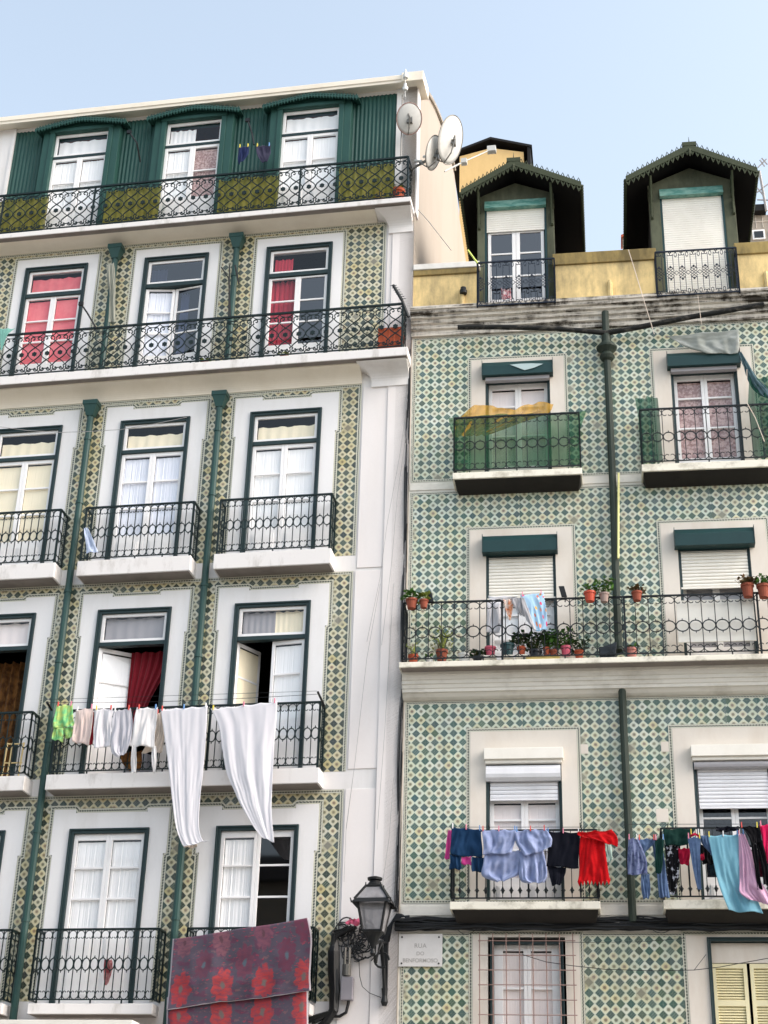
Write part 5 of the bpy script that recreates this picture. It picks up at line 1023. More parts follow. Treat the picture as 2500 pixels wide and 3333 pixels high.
# plants
def pot(s, u, w, z, r, h, mat, leaf, kind, label, name='plant_pot', spread=.1, lh=.15, n=60, group='potted plants on the long balcony', rim=True, base=True, cat='potted plant', r2=None):
    T_ = thing(name, s, (u, w, z), label, cat, group); m = MB(); r0 = r2 or r*.72
    prof = [(r0, z), (r*.94, z+h*.8)]+([(r*1.08, z+h*.8), (r*1.08, z+h)] if rim else [(r, z+h)])+[(r*.92, z+h), (r*.85, z+h*.85)]
    m.lathe(u, w, prof, 16); m.build('pot', mat, T_, smooth=False)
    m = MB(); m.lathe(u, w, [(.0001, z+h*.86), (r*.86, z+h*.86)], 12); m.build('soil', 'stem', T_)
    if kind == 'none': return T_
    rnd = random.Random(int(u*1000+z*77)); m = MB(); st = MB()
    for i in range(n):
        a = rnd.random()*6.283; rr = spread*math.sqrt(rnd.random()); zz = z+h*.9+lh*rnd.random()**(.7)
        cu_, cw_ = u+rr*math.cos(a), w+rr*math.sin(a)*.8; L_ = .038+.042*rnd.random(); wd = L_*(.45 if kind == 'bush' else .22); th = rnd.random()*6.28; el = -.4+rnd.random()*1.4
        d = Vector((math.cos(th)*math.cos(el), math.sin(th)*math.cos(el), math.sin(el))); q = d.cross(Vector((rnd.random()-.5, rnd.random()-.5, 1))).normalized()*wd; p = Vector((cu_, cw_, zz))
        m.add([p, p+d*L_*.5+q, p+d*L_*1.1, p+d*L_*.5-q], [(0, 1, 2, 3)])
        if i % 6 == 0: st.tube([(u+rr*.2*math.cos(a), w+rr*.2*math.sin(a), z+h*.85), (u+rr*.7*math.cos(a), w+rr*.6*math.sin(a), (z+h+zz)/2), (cu_, cw_, zz)], .004, 4)
    if kind == 'long':
        for i in range(n//4):
            a = rnd.random()*6.283; L_ = lh*(.8+.6*rnd.random()); b_ = [(u, w, z+h*.9), (u+.35*spread*math.cos(a), w+.35*spread*math.sin(a), z+h+L_*.6), (u+spread*math.cos(a), w+spread*.8*math.sin(a), z+h+L_*(.4+.5*rnd.random()))]; m.tube(b_, .010, 3, taper=.3)
    m.build('foliage', leaf, T_); st.build('stem', 'stem', T_); return T_
M['pot_white'] = plain('white_glazed_pot', 'd9dad6', .35); M['pot_pink'] = plain('pink_plastic_pot', 'c9566a', .5); M['pot_green'] = plain('dark_teal_plastic_pot', '24474a', .45); M['pot_red'] = plain('red_plastic_pot', 'c14a2f', .5); M['pot_black'] = plain('black_plastic_pot', '1b2228', .5); M['pot_grey'] = plain('grey_brown_pot', '9a857c', .8); M['pot_rose'] = plain('dusty_rose_pot', 'c28276', .8)
def PU(x, y, w): a = PZ('R', 'V', x, y, w); return a[0], a[2]
rows = [(118, 240, .50, .085, .15, 'terra2', 'leaf', 'bush', 'wide brown terracotta pot with light green plant hung at the left end of the rail', .13, .12, 70),
        (212, 235, .50, .065, .13, 'terra2', 'leafy', 'bush', 'small brown pot beside the wide one hung at the left end of the rail', .08, .12, 40),
        (1495, 185, .50, .085, .15, 'pot_red', 'leaf', 'bush', 'bright red orange pot hung on the rail left of the drain pipe', .12, .10, 50),
        (1605, 190, .50, .07, .14, 'pot_grey', 'leaf', 'bush', 'grey brown pot hung on the rail right beside the drain pipe', .15, .22, 80)]
for (x, y, w, r, h, mt, lf, kd, lab, sp_, lh, n) in rows: u, z = PU(x, y, w); pot('R', u, w, z, r, h, mt, lf, kd, lab, spread=sp_, lh=lh, n=n, group='pots hung on the long balcony rail')
for (k, x, y, r, h, mt, lf, lab, sp_, lh, n) in (('M', 775, 115, .075, .14, 'terra2', 'leafr', 'terracotta pot with reddish plant hung on the rail right of the drain pipe', .12, .10, 60), ('M', 1525, 90, .09, .2, 'terra2', 'leafr', 'brown pot with dark reddish plant hung in front of the right shutter', .15, .13, 90), ('M', 1632, 95, .09, .2, 'terra2', 'leaf', 'brown pot with a green plant at the far right end of the rail', .13, .14, 80)):
    a = PZ('R', k, x, y, .50); pot('R', a[0], .50, a[2], r, h, mt, lf, 'bush', lab, spread=sp_, lh=lh, n=n, group='pots hung on the long balcony rail')
rows = [(130, .075, .15, 'terra', 'leafy', 'long', 'orange terracotta pot standing at the left corner of the long balcony', .12, .2, 20), (260, .055, .10, 'pot_white', 'leaf', 'bush', 'small white bowl between the orange pot and the brown pot', .06, .05, 12), (350, .085, .22, 'terra2', 'leafy', 'long', 'brown pot with tall yellow green leaves under the left tiled bay', .2, .34, 90),
        (520, .085, .15, 'pot_white', 'leaf', 'none', 'plain white pot standing without a plant', .1, .1, 0), (625, .07, .10, 'pot_black', 'leafd', 'bush', 'low dark bowl with green plant between the white pot and the pink pot', .13, .10, 60), (725, .08, .15, 'pot_pink', 'leaf', 'none', 'pink pot standing on a small stone', .1, .1, 0),
        (858, .10, .19, 'pot_green', 'leafd', 'none', 'wide dark teal pot on a stone block', .1, .1, 0), (965, .062, .14, 'terra', 'leafd', 'bush', 'orange pot with a dark leafy plant raised on a stone', .15, .22, 130), (1075, .09, .18, 'pot_black', 'leafd', 'bush', 'black bucket with a dark bushy plant', .17, .26, 150),
        (1160, .05, .22, 'terra', 'leaf', 'bush', 'tall narrow terracotta pot with a green plant under the dotted towel', .13, .3, 110), (1215, .06, .18, 'terra2', 'leaf', 'bush', 'brown pot beside the tall narrow terracotta pot', .14, .3, 110), (1310, .075, .18, 'pot_pink', 'leaf', 'bush', 'dusty red glazed pot with a tall green plant', .14, .28, 110), (1410, .065, .16, 'terra', 'leafd', 'bush', 'orange pot with green plant at the right end of the crowded row', .15, .2, 100)]
for (x, r, h, mt, lf, kd, lab, sp_, lh, n) in rows:
    u, z = PU(x, 600, .32); zz = 9.57+(.10 if x in (725, 858, 965) else .0)+(.05 if x in (1310,) else 0); pot('R', u, .30, zz, r, h, mt, lf, kd, lab, spread=sp_, lh=lh, n=n)
    if zz > 9.6:
        m = MB(); m.box(u-.09, u+.09, .21, .39, 9.566, zz-.002); tag(m.build('stone_block', 'stoneS', side='R', base=(u, .3, 9.566), bevel=.012), {725: 'small pale stone block under the pink pot', 858: 'pale stone block under the wide dark teal pot', 965: 'brown grey stone block under the orange pot', 1310: 'thin stone slab under the dusty red glazed pot'}[x], 'stone block')
a = PZ('R', 'M', 735, 460, .3); pot('R', a[0], .3, 9.57, .09, .17, 'pot_rose', 'leaf', 'bush', 'dusty rose pot standing right of the drain pipe', spread=.08, lh=.06, n=20)
a = PZ('R', 'V', 128, 470, .25); pot('R', a[0]+.01, .12, 9.72, .05, .10, 'terra2', 'leaf', 'none', 'small brown pot fixed at the corner of the railing above the orange pot')
m = MB(); a = PZ('R', 'M', 580, 430, .3); m.hexa([(a[0]-.12,.2,9.58),(a[0]+.12,.2,9.58),(a[0]+.10,.4,9.58),(a[0]-.12,.4,9.58),(a[0]-.14,.2,9.74),(a[0]+.13,.2,9.83),(a[0]+.13,.38,9.83),(a[0]-.14,.38,9.74)]); tag(m.build('planter_box', 'pot_black', side='R', base=(a[0], .3, 9.57), bevel=.01), 'tilted black planter box left of the drain pipe', 'planter')
m = MB(); a = PZ('R', 'V', 1000, 595, .40); b = PZ('R', 'V', 1260, 590, .40); m.box(a[0], b[0], .33, .40, 9.57, 9.625); tag(m.build('plank', plain('yellow_plank', 'd8c27a', .7), side='R', base=(a[0], .36, 9.57), bevel=.004), 'yellow plank lying along the balcony edge under the bushy plants', 'plank')
for (x, y, lab) in ((265, 145, 'dark tilted solar lamp on the rail beside the two left pots'), (1290, 105, 'dark tilted solar lamp on the rail above the bushy plants')):
    a = PZ('R', 'V', x, y, .46); m = MB(); m.hexa([(a[0]-.03,.44,a[2]-.09),(a[0]+.05,.44,a[2]-.09),(a[0]+.05,.47,a[2]-.09),(a[0]-.03,.47,a[2]-.09),(a[0]-.07,.44,a[2]+.08),(a[0]+.01,.44,a[2]+.08),(a[0]+.01,.47,a[2]+.08),(a[0]-.07,.47,a[2]+.08)]); m.tube([(a[0]+.02, .44, a[2]-.08), (a[0]+.02, .42, a[2]-.16)], .01, 5); tag(m.build('garden_lamp', 'darkm', side='R', base=a), lab, 'solar lamp')
# pots on the left house
for (k, x, y, r, h, mt, lf, lab) in (('B', 885, 690, .09, .17, 'terra', 'leafy', 'orange pot on the attic balcony, left one near the corner'), ('B', 985, 680, .12, .22, 'terra', 'leafy', 'wide orange pot on the attic balcony at the corner')):
    a = PZ('L', k, x, y, .28); pot('L', a[0], .22, 18.14, r, h+.1, mt, lf, 'bush', lab, spread=.12, lh=.1, n=50, group='pots on the attic balcony')
m = MB(); a = PZ('L', 'B', 955, 1500, .25); m.box(a[0]-.22, a[0]+.18, .1, .33, 15.10, 15.55); 
for i in range(5): m.box(a[0]-.22+i*.085, a[0]-.19+i*.085, .33, .34, 15.12, 15.53)
tag(m.build('flower_box', 'terra', side='L', base=(a[0], .2, 15.1), bevel=.01), 'terracotta flower box at the right end of the long scrollwork balcony', 'flower box')
for (x, lab) in ((370, 'small clay pot on the long scrollwork balcony in front of the red curtains'),):
    a = PZ('L', 'B', x, 1570, .25); pot('L', a[0], .2, 15.1, .07, .12, 'terra2', 'leafy', 'bush', lab, spread=.1, lh=.08, n=30, group='pots on the scrollwork balcony')
a = PZ('L', 'A', 1110, 1590, .25); pot('L', a[0], .2, 15.1, .08, .1, 'terra2', 'leafy', 'bush', 'low clay bowl on the long scrollwork balcony left of the right rain pipe', spread=.1, lh=.07, n=30, group='pots on the scrollwork balcony')
# satellite dishes
def dish(cu_, cw_, cz, R, az, el, label, arm, mount, ry=1.12, rust=False):
    T_ = thing('satellite_dish', 'L', (cu_, cw_, cz), label, 'satellite dish', 'satellite dishes at the corner')
    n = Vector((math.sin(az)*math.cos(el), math.cos(az)*math.cos(el), math.sin(el))); rt = n.cross(Vector((0, 0, 1))).normalized(); up = rt.cross(n)
    if up.z < 0: up = -up
    C0 = Vector((cu_, cw_, cz)); m = MB(); vs = []; K = 28; J = 6
    for j in range(J+1):
        r = R*j/J
        for k in range(K): q = 2*math.pi*k/K; vs.append(C0+rt*r*math.cos(q)+up*r*ry*math.sin(q)+n*(.16*R*(j/J)**2))
    m.add(vs, [(j*K+k, j*K+(k+1) % K, (j+1)*K+(k+1) % K, (j+1)*K+k) for j in range(J) for k in range(K)]); m.build('reflector', 'dish', T_, smooth=True, solid=.008)
    rm_ = MB(); rm_.tube([C0+rt*R*math.cos(q*math.pi/18)+up*R*ry*math.sin(q*math.pi/18)+n*.16*R for q in range(37)], .010, 5); rm_.build('rim', 'rust' if rust else 'metal', T_)
    a = MB(); tip = C0+up*(-R*ry*.55)+n*arm; a.tube([C0-n*.06, C0-up*R*ry*.6-n*.06, C0-up*R*ry*.98+n*.12*R, tip], .013, 5); a.build('feed_arm', 'metal', T_)
    l = MB(); l.tube([tip-n*.02, tip+n*.05-up*.0], .03, 8); l.tube([tip-n*.09, tip-n*.02], .022, 8); l.build('receiver', 'dish', T_)
    b = MB(); b.box(C0.x-.05, C0.x+.05, C0.y-.10, C0.y-.0, C0.z-.09, C0.z+.09); b.tube([C0-n*.05]+[Vector(p) for p in mount], .018, 6); b.build('mount', 'metal', T_); return T_
def PS(x, y, w): return PZ('L', 'S', x, y, w)
a = PS(175, 545, .45); dish(a[0], a[1], a[2], .225, math.radians(196), math.radians(24), 'round satellite dish with a rusty rim in front of the attic corner pilaster', .42, [(a[0]-.06, a[1], a[2]+.2), (a[0]-.06, .06, a[2]+.2)], 1.28, True)
a = PS(640, 775, .35); dish(a[0], a[1], a[2], .30, math.radians(240), math.radians(18), 'largest satellite dish standing out against the sky', .55, [(a[0]-.2, .2, a[2]-.1), (.0, .02, a[2]-.25)], 1.55)
a = PS(455, 920, .35); dish(a[0], a[1], a[2], .25, math.radians(256), math.radians(18), 'narrow edge-on satellite dish between the two others', .30, [(a[0]-.2, .2, a[2]-.05), (-.05, .2, a[2]-.2), (-.05, .40, a[2]-.25)], 1.3)
m = MB(); a = PS(555, 1122, .8); b = PS(765, 1015, .62); c3 = PS(1060, 885, .35); m.tube([a, b], .016, 6); m.tube([b, c3], .012, 6); m.box(b[0]-.05, b[0]+.05, b[1]-.05, b[1]+.05, b[2]-.05, b[2]+.04); m.box(c3[0]-.07, c3[0]+.08, c3[1]-.05, c3[1]+.05, c3[2]-.06, c3[2]+.05)
tag(m.build('feed_rod', 'dish', side='L', base=b), 'long slanting white feed rod with a receiver below the largest dish', 'feed rod')
m = MB(); u = -.22; m.tube([(u, .3, 19.0), (u, .3, 20.55)], .013, 6); m.tube([(u, .3, 20.5), (u, .12, 20.6)], .01, 5); tag(m.build('mast', 'metal', side='L', base=(u, .3, 19.0)), 'thin metal mast behind the rusty rimmed dish', 'mast')
m = MB(); a = PS(130, 200, .35); 
for dz in (0, .29): m.lathe(a[0], a[1], [(.005, a[2]-.10+dz), (.045, a[2]-.1+dz), (.055, a[2]-.04+dz), (.03, a[2]-.02+dz), (.028, a[2]+.05+dz), (.005, a[2]+.06+dz)], 12)
m.tube([(a[0], a[1], a[2]-.25), (a[0], a[1], a[2]+.4)], .006, 5); tag(m.build('insulator', 'pot_white', side='L', base=a), 'two stacked porcelain insulators under the eaves at the corner', 'insulator')
m = MB()
for p in (((1300,620,-9.6),(1258,0,-9.6)),):
    pass
a = Vector(PZ('R', 'C', 1650, 475, -9.8)); b = Vector(PZ('R', 'C', 1612, 260, -9.8)); m.tube([a, b], .035, 5)
for (x0, y0, x1, y1) in ((1600,375,1659,330),(1605,240,1650,195),(1615,200,1640,235),(1600,350,1640,400),(1625,190,1655,225),(1600,415,1659,417)): m.tube([PZ('R','C',x0,y0,-9.8), PZ('R','C',x1,y1,-9.8)], .018, 4)
tag(m.build('tv_antenna', 'wire', side='R', base=a), 'spindly television aerial against the sky at the far right', 'aerial')
# rods and poles
m = MB(); a = PZ('L', 'r', 1320, 0, .40); b = PZ('L', 'r', 1540, 470, .36); m.tube([PZ('L', 'B', 962, 1208, .42), PZ('L', 'B', 1010, 1290, .40), PZ('L', 'B', 1045, 1380, .36)], .028, 6)
for i in range(7): q = Vector(PZ('L', 'B', 966+i*8, 1215+i*12, .42)); m.tube([q-Vector((.06, 0, -.02)), q+Vector((.05, 0, .02))], .006, 4)
tag(m.build('spiked_bar', 'ironR', side='L', base=b), 'black spiked guard bar at the corner of the long scrollwork balcony', 'guard bar')
for (pts, s_, lab) in (([('A',440,1312,.45),('A',470,1355,.45),('A',520,1440,.42)], 'L', 'crooked dark stick leaning out over the long scrollwork balcony'), ([('A',700,385,.30),('A',740,440,.32),('A',758,545,.1)], 'L', 'curved black arm beside the left attic dormer'), ([('A',1340,320,.30),('A',1362,390,.32),('A',1372,450,.45)], 'L', 'curved black arm holding the two small things at the attic')):
    m = MB(); q = [PZ(s_, k, x, y, w) for k, x, y, w in pts]; m.tube(q, .016, 5); m.box(q[0][0]-.05, q[0][0]+.03, q[0][1]-.02, q[0][1]+.02, q[0][2]-.02, q[0][2]+.05); tag(m.build('drying_bracket', 'cable', side=s_, base=q[0]), lab, 'iron arm')
m = MB(); m.tube([PZ('L','D',1195+0,20,.2) if False else PZ('L','A',1195,1110,.3), PZ('L','A',1235,1170,.25), PZ('L','A',1245,1380,.2)], .012, 5); m.tube([PZ('L','A',1240,1100,.3), PZ('L','A',1235,1380,.25)], .012, 5); m.tube([PZ('L','A',1270,1100,.28), PZ('L','A',1290,1200,.2)], .016, 5); tag(m.build('iron_bracket', 'cable', side='L', base=PZ('L','A',1240,1380,.2)), 'thin black drying bracket in front of the upper right rain pipe', 'iron bracket')
m = MB(); m.tube([PZ('R','F',852,730,.2), PZ('R','F',850,1190,.2)], .017, 8); tag(m.build('yellow_pole', plain('yellow_plastic_pole', 'e9e49a', .5), side='R', base=PZ('R','F',850,1190,.2)), 'pale yellow pole tied to the drain pipe of the tiled house', 'pole')
m = MB(); m.tube([PZ('R','U',95,140,.35), PZ('R','U',190,270,.32), PZ('R','U',225,315,.30)], .016, 6); tag(m.build('broomstick', plain('lime_green_stick', 'c9da6a', .5), side='R', base=PZ('R','U',225,315,.30)), 'short lime green stick poking up at the left end of the left dormer balcony', 'stick')
cloth('R', [[(540,650,670,655),(550,720,680,720),(560,800,675,800)]], .22, CM('redwhite', 'c04a5a', 'f0e9ea', 18), 'doll', 'red and white cloth toy on the left dormer balcony', 'toy', k='U', fr=2, seed=70, pegs=False, nx=14)
m = MB(); a = PZ('R','U',35,690,.06); m.lathe(a[0], a[1], [(.01, a[2]-.07), (.06, a[2]-.06), (.065, a[2]), (.05, a[2]+.03), (.05, a[2]+.06), (.02, a[2]+.08)], 12); m.tube([(a[0], 0, a[2]+.05), (a[0], .06, a[2]+.05)], .02, 6); tag(m.build('floodlight', 'darkm', side='R', base=a), 'small black lamp fixed to the yellow parapet left of the left dormer', 'wall lamp')
cloth('L', [[(705,1215,755,1220),(700,1290,760,1280),(700,1400,735,1390)]], .2, CM('rosecloth', 'd9a9a5', 'b5545a', 12), 'cloth', 'pink stained rag hanging inside the lowest middle balcony', 'cloth', k='H', fr=1.5, seed=71, pegs=False, nx=14)
# lower left balcony clutter
m = MB(); a = PZ('L','G',40,1320,.1); m.box(a[0]-.02, a[0]+.34, .05, .08, 8.25, 8.7) if False else None
for x in (40, 75, 150): q = PZ('L','G',x,1310,.1); m.tube([(q[0], .1, 8.06), (q[0]+.02, .1, 8.62)], .014, 5)
for z in (8.3, 8.6): q = PZ('L','G',40,1310,.1); m.tube([(q[0], .1, z), (q[0]+.3, .1, z)], .012, 5)
tag(m.build('wooden_rack', plain('pale_wood', 'd8c08a', .7), side='L', base=(a[0], .1, 8.03)), 'pale wooden rack on the left balcony below the brown curtain', 'rack')
# shop awning at the lower left edge
m = MB(); a = PZ('L','H',-60,1640,.6); b = PZ('L','H',918,1640,.6); m.box(a[0], b[0], .45, .75, a[2]-.06, a[2]); A_ = m.build('awning', 'shut', side='L', base=(a[0], .6, a[2]), bevel=.005); tag(A_, 'white top edge of a dark red shop awning at the bottom left', 'awning')
m = MB(); m.hexa([(a[0],.46,a[2]-.5),(b[0],.46,a[2]-.5),(b[0],.9,a[2]-.5),(a[0],.9,a[2]-.5),(a[0],.46,a[2]-.061),(b[0],.46,a[2]-.061),(b[0],.70,a[2]-.061),(a[0],.70,a[2]-.061)]); m.build('valance', 'maroon_c', A_)
# ---------------------------------------------------------------- street lamp on its wall bracket
a = PZ('L', 'P', 830, 1880, .12); ub, zb_ = a[0], a[2]
q = PZ('L', 'P', 840, 1090, .12); zt_ = q[2]
LW = .72; la = PZ('L', 'P', 690, 970, LW); lb = PZ('L', 'P', 695, 560, LW); lc = PZ('L', 'P', 695, 365, LW); ld = PZ('L', 'P', 700, 255, LW)
ul = (la[0]+lb[0])/2; z_a, z_b, z_c, z_d = la[2], lb[2], lc[2], ld[2]
SLp = thing('street_lamp', 'L', (ub, .03, zb_), 'black four-sided lantern on a scrolled iron wall bracket at the corner pilaster', 'street lamp')
m = MB(); m.box(ub-.03, ub+.03, .03, .10, zb_-.05, zt_+.08); m.tube([(ub, .08, zb_+.05), (ub-.01, .16, zb_+.4), (ub-.03, .3, zb_+.72), (ub-.06, .5, z_a-.35), (ul, LW, z_a-.20)], .026, 8, taper=[.9, 1, 1.2, 1.1, 1.0]); m.tube([(ub, .08, zt_-.02), (ub-.05, .35, zt_-.05), (ul, LW, z_a-.18)], .024, 6); m.tube(arc(ub-.02, zt_-.28, .1, 0, 300, .25), .016, 5); m.lathe(ub, .09, [(.03, zb_-.08), (.05, zb_-.03), (.035, zb_+.05), (.045, zb_+.15)], 10)
m.lathe(ul, LW, [(.015, z_a-.32), (.04, z_a-.28), (.02, z_a-.22), (.05, z_a-.15), (.10, z_a-.06), (.15, z_a-.0)], 12); m.build('bracket', 'darkm', SLp)
b0, b1, b2, b3 = .125, .20, .26, .105
def fr(m, ra, za, rb, zb2, t_):
    for sx, sy in ((-1,-1),(1,-1),(1,1),(-1,1)): m.tube([(ul+sx*ra, LW+sy*ra, za), (ul+sx*rb, LW+sy*rb, zb2)], t_, 5)
def ringq(m, r_, z, t_): m.tube([(ul-r_,LW-r_,z),(ul+r_,LW-r_,z),(ul+r_,LW+r_,z),(ul-r_,LW+r_,z),(ul-r_,LW-r_,z)], t_, 5)
m = MB(); fr(m, b0, z_a, b1, z_b, .018); ringq(m, b0, z_a, .020); ringq(m, b1, z_b-.02, .020); fr(m, b1+.03, z_b, b3, z_c, .018); ringq(m, b3, z_c, .018)
m.add([(ul+sx*r_, LW+sy*r_, z) for r_, z in ((b2+.01, z_b-.05), (b1, z_b+.03)) for sx, sy in ((-1,-1),(1,-1),(1,1),(-1,1))], [(k, (k+1) % 4, 4+(k+1) % 4, 4+k) for k in range(4)])
for sx, sy in ((-1,-1),(1,-1),(1,1),(-1,1)): m.tube([(ul+sx*b3, LW+sy*b3, z_c-.01), (ul+sx*b3, LW+sy*b3, z_c+.05)], .016, 6, taper=.4); m.tube([(ul+sx*b2, LW+sy*b2, z_b-.06), (ul+sx*(b2+.02), LW+sy*(b2+.02), z_b+.0)], .014, 5, taper=.5)
m.lathe(ul, LW, [(b3, z_c), (.11, z_c+.03), (.075, z_c+.07), (.06, z_c+.12), (.06, z_d-.03), (.10, z_d-.015), (.105, z_d+.015), (.06, z_d+.03)], 16); m.build('frame', 'darkm', SLp)
m = MB()
for k, (sx, sy, tx, ty) in enumerate(((-1,-1,1,-1),(1,-1,1,1),(1,1,-1,1),(-1,1,-1,-1))):
    m.quad([(ul+sx*b0,LW+sy*b0,z_a),(ul+tx*b0,LW+ty*b0,z_a),(ul+tx*(b1-.01),LW+ty*(b1-.01),z_b-.03),(ul+sx*(b1-.01),LW+sy*(b1-.01),z_b-.03)]); m.quad([(ul+sx*(b1+.02),LW+sy*(b1+.02),z_b+.01),(ul+tx*(b1+.02),LW+ty*(b1+.02),z_b+.01),(ul+tx*b3,LW+ty*b3,z_c-.01),(ul+sx*b3,LW+sy*b3,z_c-.01)])
m.build('glass_panel', 'lampglass', SLp)
# ---------------------------------------------------------------- street name plaque
pl = MB(); pl.box(.005, .612, .012, .035, 5.258, 5.702); PL = pl.build('street_sign', 'marble', side='R', base=(.3, .012, 5.25), bevel=.004); tag(PL, 'white marble plaque reading RUA DO BENFORMOSO screwed to the tiles', 'street sign')
bo_ = MB()
for u in (.05, .565):
    for z in (5.30, 5.655): bo_.lathe(u, .035, [(.0001, z), (.014, z)], 10); bo_.tube([(u, .034, z), (u, .042, z)], .013, 8)
bo_.build('screw', 'darkm', PL)
for txt, z, sz, nm in (('RUA', 5.53, .085, 'line_one'), ('DO', 5.43, .07, 'line_two'), ('BENFORMOSO', 5.335, .075, 'line_three')):
    cu3 = bpy.data.curves.new('inscription', 'FONT'); cu3.body = txt; cu3.size = sz; cu3.align_x = 'CENTER'; cu3.extrude = .001; cu3.offset = .0006
    cu3.space_character = 1.05 if txt != 'BENFORMOSO' else .98
    o = bpy.data.objects.new('inscription', cu3); COL.objects.link(o); dg = bpy.context.evaluated_depsgraph_get(); me = bpy.data.meshes.new_from_object(o.evaluated_get(dg)); COL.objects.unlink(o); bpy.data.objects.remove(o)
    o = bpy.data.objects.new('inscription', me); COL.objects.link(o); me.materials.clear(); me.materials.append(M['inscr']); o.parent = PL; o.location = (.308-.3, -(.0365-.012), z-.02-5.25); o.rotation_euler = (math.pi/2, 0, 0)
# ---------------------------------------------------------------- cables
rnd = random.Random(5); m = MB()
for i in range(26):
    z0 = 5.76+.16*rnd.random(); w0 = .05+.07*rnd.random(); p = []; ph = rnd.random()*6; sg = .02+.03*rnd.random()
    for k in range(50): u = -.05+k*.14; p.append((u, w0+.01*math.sin(u*5+ph), z0-sg*abs(math.sin(u*1.35+ph))+.012*math.sin(u*9+ph*2)))
    m.tube(p, .006+.010*rnd.random(), 4)
m.tube([(-.05, .07, 5.82), (.8, .08, 5.80), (2, .08, 5.79), (3.2, .08, 5.79), (5, .08, 5.78), (7, .08, 5.78)], .045, 6)
for i in range(12):
    u = rnd.random()*5; L_ = .25+.5*rnd.random(); d = .05+.12*rnd.random(); m.tube([(u+L_*k/10, .09, 5.85-d*math.sin(math.pi*k/10)+(.08 if i % 3 == 0 else 0)) for k in range(11)], .005, 4)
tag(m.build('cable_bundle', 'cable', side='R', base=(0, .06, 5.8)), 'thick bundle of sagging black cables running below the low balconies of the tiled house', 'cables')
m = MB()
for i in range(14):
    a_ = rnd.random(); x0 = 195+rnd.random()*60; q = []
    for (x, y) in ((300+rnd.random()*90, 905+rnd.random()*30), (235-rnd.random()*45, 940+rnd.random()*60), (185+rnd.random()*30, 1060), (188+rnd.random()*45, 1250), (190+rnd.random()*50, 1420), (180+rnd.random()*45, 1560), (60-rnd.random()*90, 1620+rnd.random()*40)): q.append(PZ('L', 'L', x, y, .06+.06*rnd.random()))
    m.tube(q, .016+.014*rnd.random(), 5)
m.tube([PZ('L','L',*p,.07) for p in ((215,1010),(205,1100),(205,1250),(212,1400),(205,1550),(150,1640),(90,1690))], .085, 7, taper=[.5,1,1,.9,.8,.7,.6])
for i in range(34):
    x, y = 260+rnd.random()*210, 900+rnd.random()*240; q = []; r_ = 25+rnd.random()*50; ph = rnd.random()*6
    for k in range(12): q.append(PZ('L','L', x+r_*math.cos(ph+k*.45)*1.2, y+r_*1.3*math.sin(ph+k*.45), .05+.1*rnd.random()*.3))
    m.tube(q, .007+.006*rnd.random(), 4)
m.tube([PZ('L','L',*p,.06) for p in ((320,1430),(318,1500),(300,1570),(250,1600),(180,1600))], .022, 6); m.tube([PZ('L','L',*p,.06) for p in ((400,1180),(405,1290),(425,1370),(480,1420),(570,1455))], .006, 4)
tag(m.build('cable_tangle', 'cable', side='L', base=PZ('L','L',205,1640,.07)), 'tangled black cables drooping around the left side of the street lamp', 'cables')
m = MB()
for i in range(6):
    q = [PZ('L','L',*p,.06) for p in ((560+i*14, 1000+i*5), (640+i*4, 890-i*6), (690, 850-i*8), (730, 830-i*3), (790, 825+i*6))]; m.tube(q, .012, 5)
tag(m.build('cable_link', 'cable', side='L', base=PZ('L','L',640,890,.06)), 'short black cables looping from the street lamp round to the tiled house', 'cables')
m = MB(); a = PZ('L','L',312,1385,.08); m.box(a[0]-.09, a[0]+.08, .03, .13, a[2]-.16, a[2]+.15); J_ = m.build('junction_box', plain('grey_box', '8f8b90', .6), side='L', base=a, bevel=.01); tag(J_, 'grey electrical junction box below the cable tangle', 'junction box')
m = MB(); a2 = PZ('L','L',305,1230,.08); m.tube([(a2[0], .08, a2[2]-.1), (a2[0], .08, a2[2]+.05)], .06, 10); m.tube([(a2[0]-.03, .08, a2[2]+.05), (a2[0]-.03, .08, a2[2]+.28)], .022, 6); m.tube([(a2[0]+.03, .08, a2[2]+.05), (a2[0]+.03, .08, a2[2]+.28)], .022, 6); tag(m.build('cable_joint', 'metal', side='L', base=a2), 'silver cable joint above the grey junction box', 'cable joint')
cloth('L', [[(335,845,395,838),(300,870,405,865),(295,885,400,900)]], .2, CM('pinkbag', 'e0708f'), 'bag', 'crumpled pink plastic bag caught beside the street lamp', 'bag', k='L', fr=2, seed=80, pegs=False, nx=14, amp=.03)
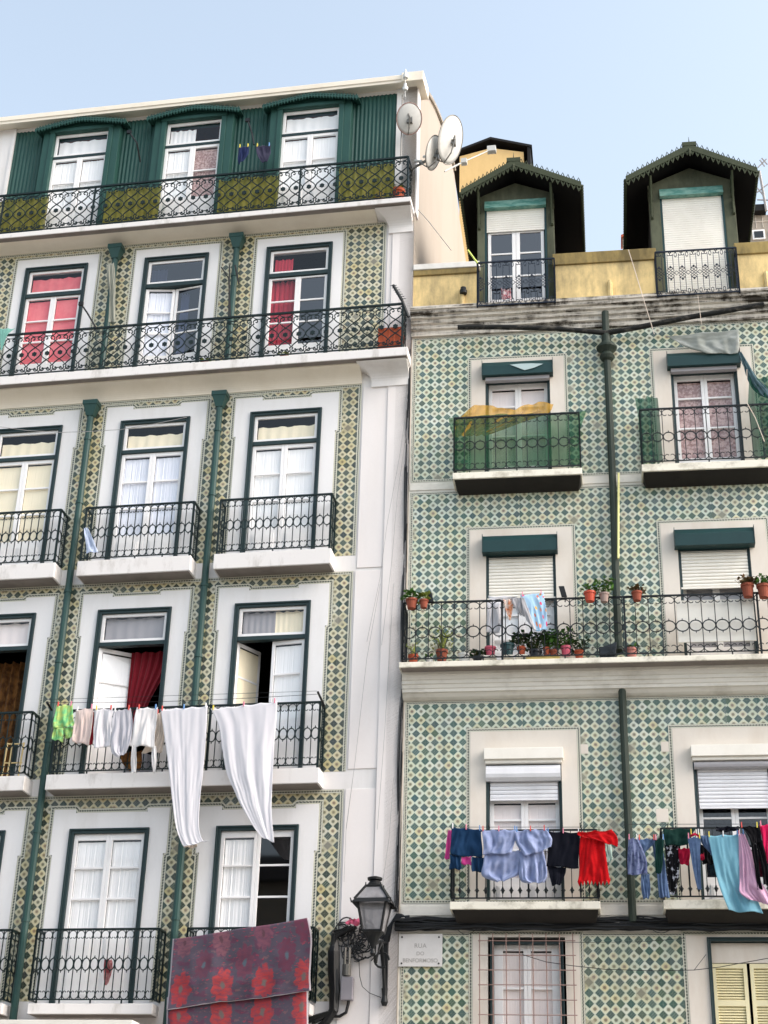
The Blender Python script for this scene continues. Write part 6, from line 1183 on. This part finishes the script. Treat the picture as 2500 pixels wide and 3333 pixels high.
# cables hanging down the joint between the houses
m = MB()
for i in range(7):
    u = -.005-.016*i*.6; ph = rnd.random()*6; z1 = 15.9-.3*i; m.tube([(u+.01*math.sin(k*.8+ph), .035+.015*math.sin(k+ph), z1-(z1-6.0)*k/26) for k in range(27)], .005+.004*rnd.random(), 4)
tag(m.build('hanging_cables', 'cable', side='R', base=(0, .03, 6)), 'thin dark cables hanging down the joint between the two houses', 'cables')
m = MB()
for (p) in ([('E',1040,330),('E',1000,620),('E',930,1000),('E',890,1300),('E',820,1640)], [('E',1035,500),('E',985,850),('E',955,1200),('E',900,1659)], [('I',1530,0),('I',1440,500),('I',1360,1200),('I',1300,1659)], [('I',1620,0),('I',1590,500),('I',1560,1000),('I',1510,1659)], [('J',1345,0),('J',1300,330),('J',1285,700)], [('J',1620,0),('J',1590,400),('J',1545,720)]):
    m.tube([PZ('L', *q, .07) for q in p], .0035, 4)
tag(m.build('stray_wires', 'wire', side='L', base=(-.3, .07, 6)), 'fine grey wires slanting down the white corner pilaster', 'wires')
m = MB(); m.tube([PZ('L','D',*p,.35) for p in ((0,480),(150,500),(330,510),(480,505),(650,495),(830,465),(1010,428))], .005, 4); m.tube([PZ('L','B',*p,.1) for p in ((1095,800),(1150,860),(1220,950),(1275,1020))], .007, 4)
tag(m.build('slack_wire', 'wire', side='L', base=(-5, .35, 14)), 'slack wire strung across the window heads of the left house', 'wires')
m = MB(); m.tube([PZ('R','C',*p,w) for *p, w in ((905,685,.1),(935,780,.1),(985,945,.30),(1045,1140,.25))], .008, 4); m.tube([PZ('R','C',*p,w) for *p, w in ((1280,930,.33),(1300,1090,.33))], .006, 4); m.tube([PZ('R','F',*p,.5) for p in ((1545,170),(1545,350),(1590,430),(1640,560))], .008, 4)
tag(m.build('frayed_rope', 'ecru', side='R', base=PZ('R','C',905,685,.1)), 'pale rope hanging from the yellow parapet between the dormers', 'rope')
m = MB(); m.tube([PZ('R','N',*p,.2) for p in ((0,1190),(160,1240),(330,1265),(560,1290),(900,1300),(1160,1295),(1330,1275),(1659,1215))], .006, 4); m.tube([PZ('R','N',*p,.15) for p in ((0,1105),(400,1108),(800,1105),(1100,1080))], .004, 4); m.tube([PZ('R','N',*p,.15) for p in ((1160,1295),(1240,1190))], .005, 4)
tag(m.build('sagging_wire', 'cable', side='R', base=(2.5, .2, 5.2)), 'thin dark wires sagging across the ground floor tiles', 'wires')
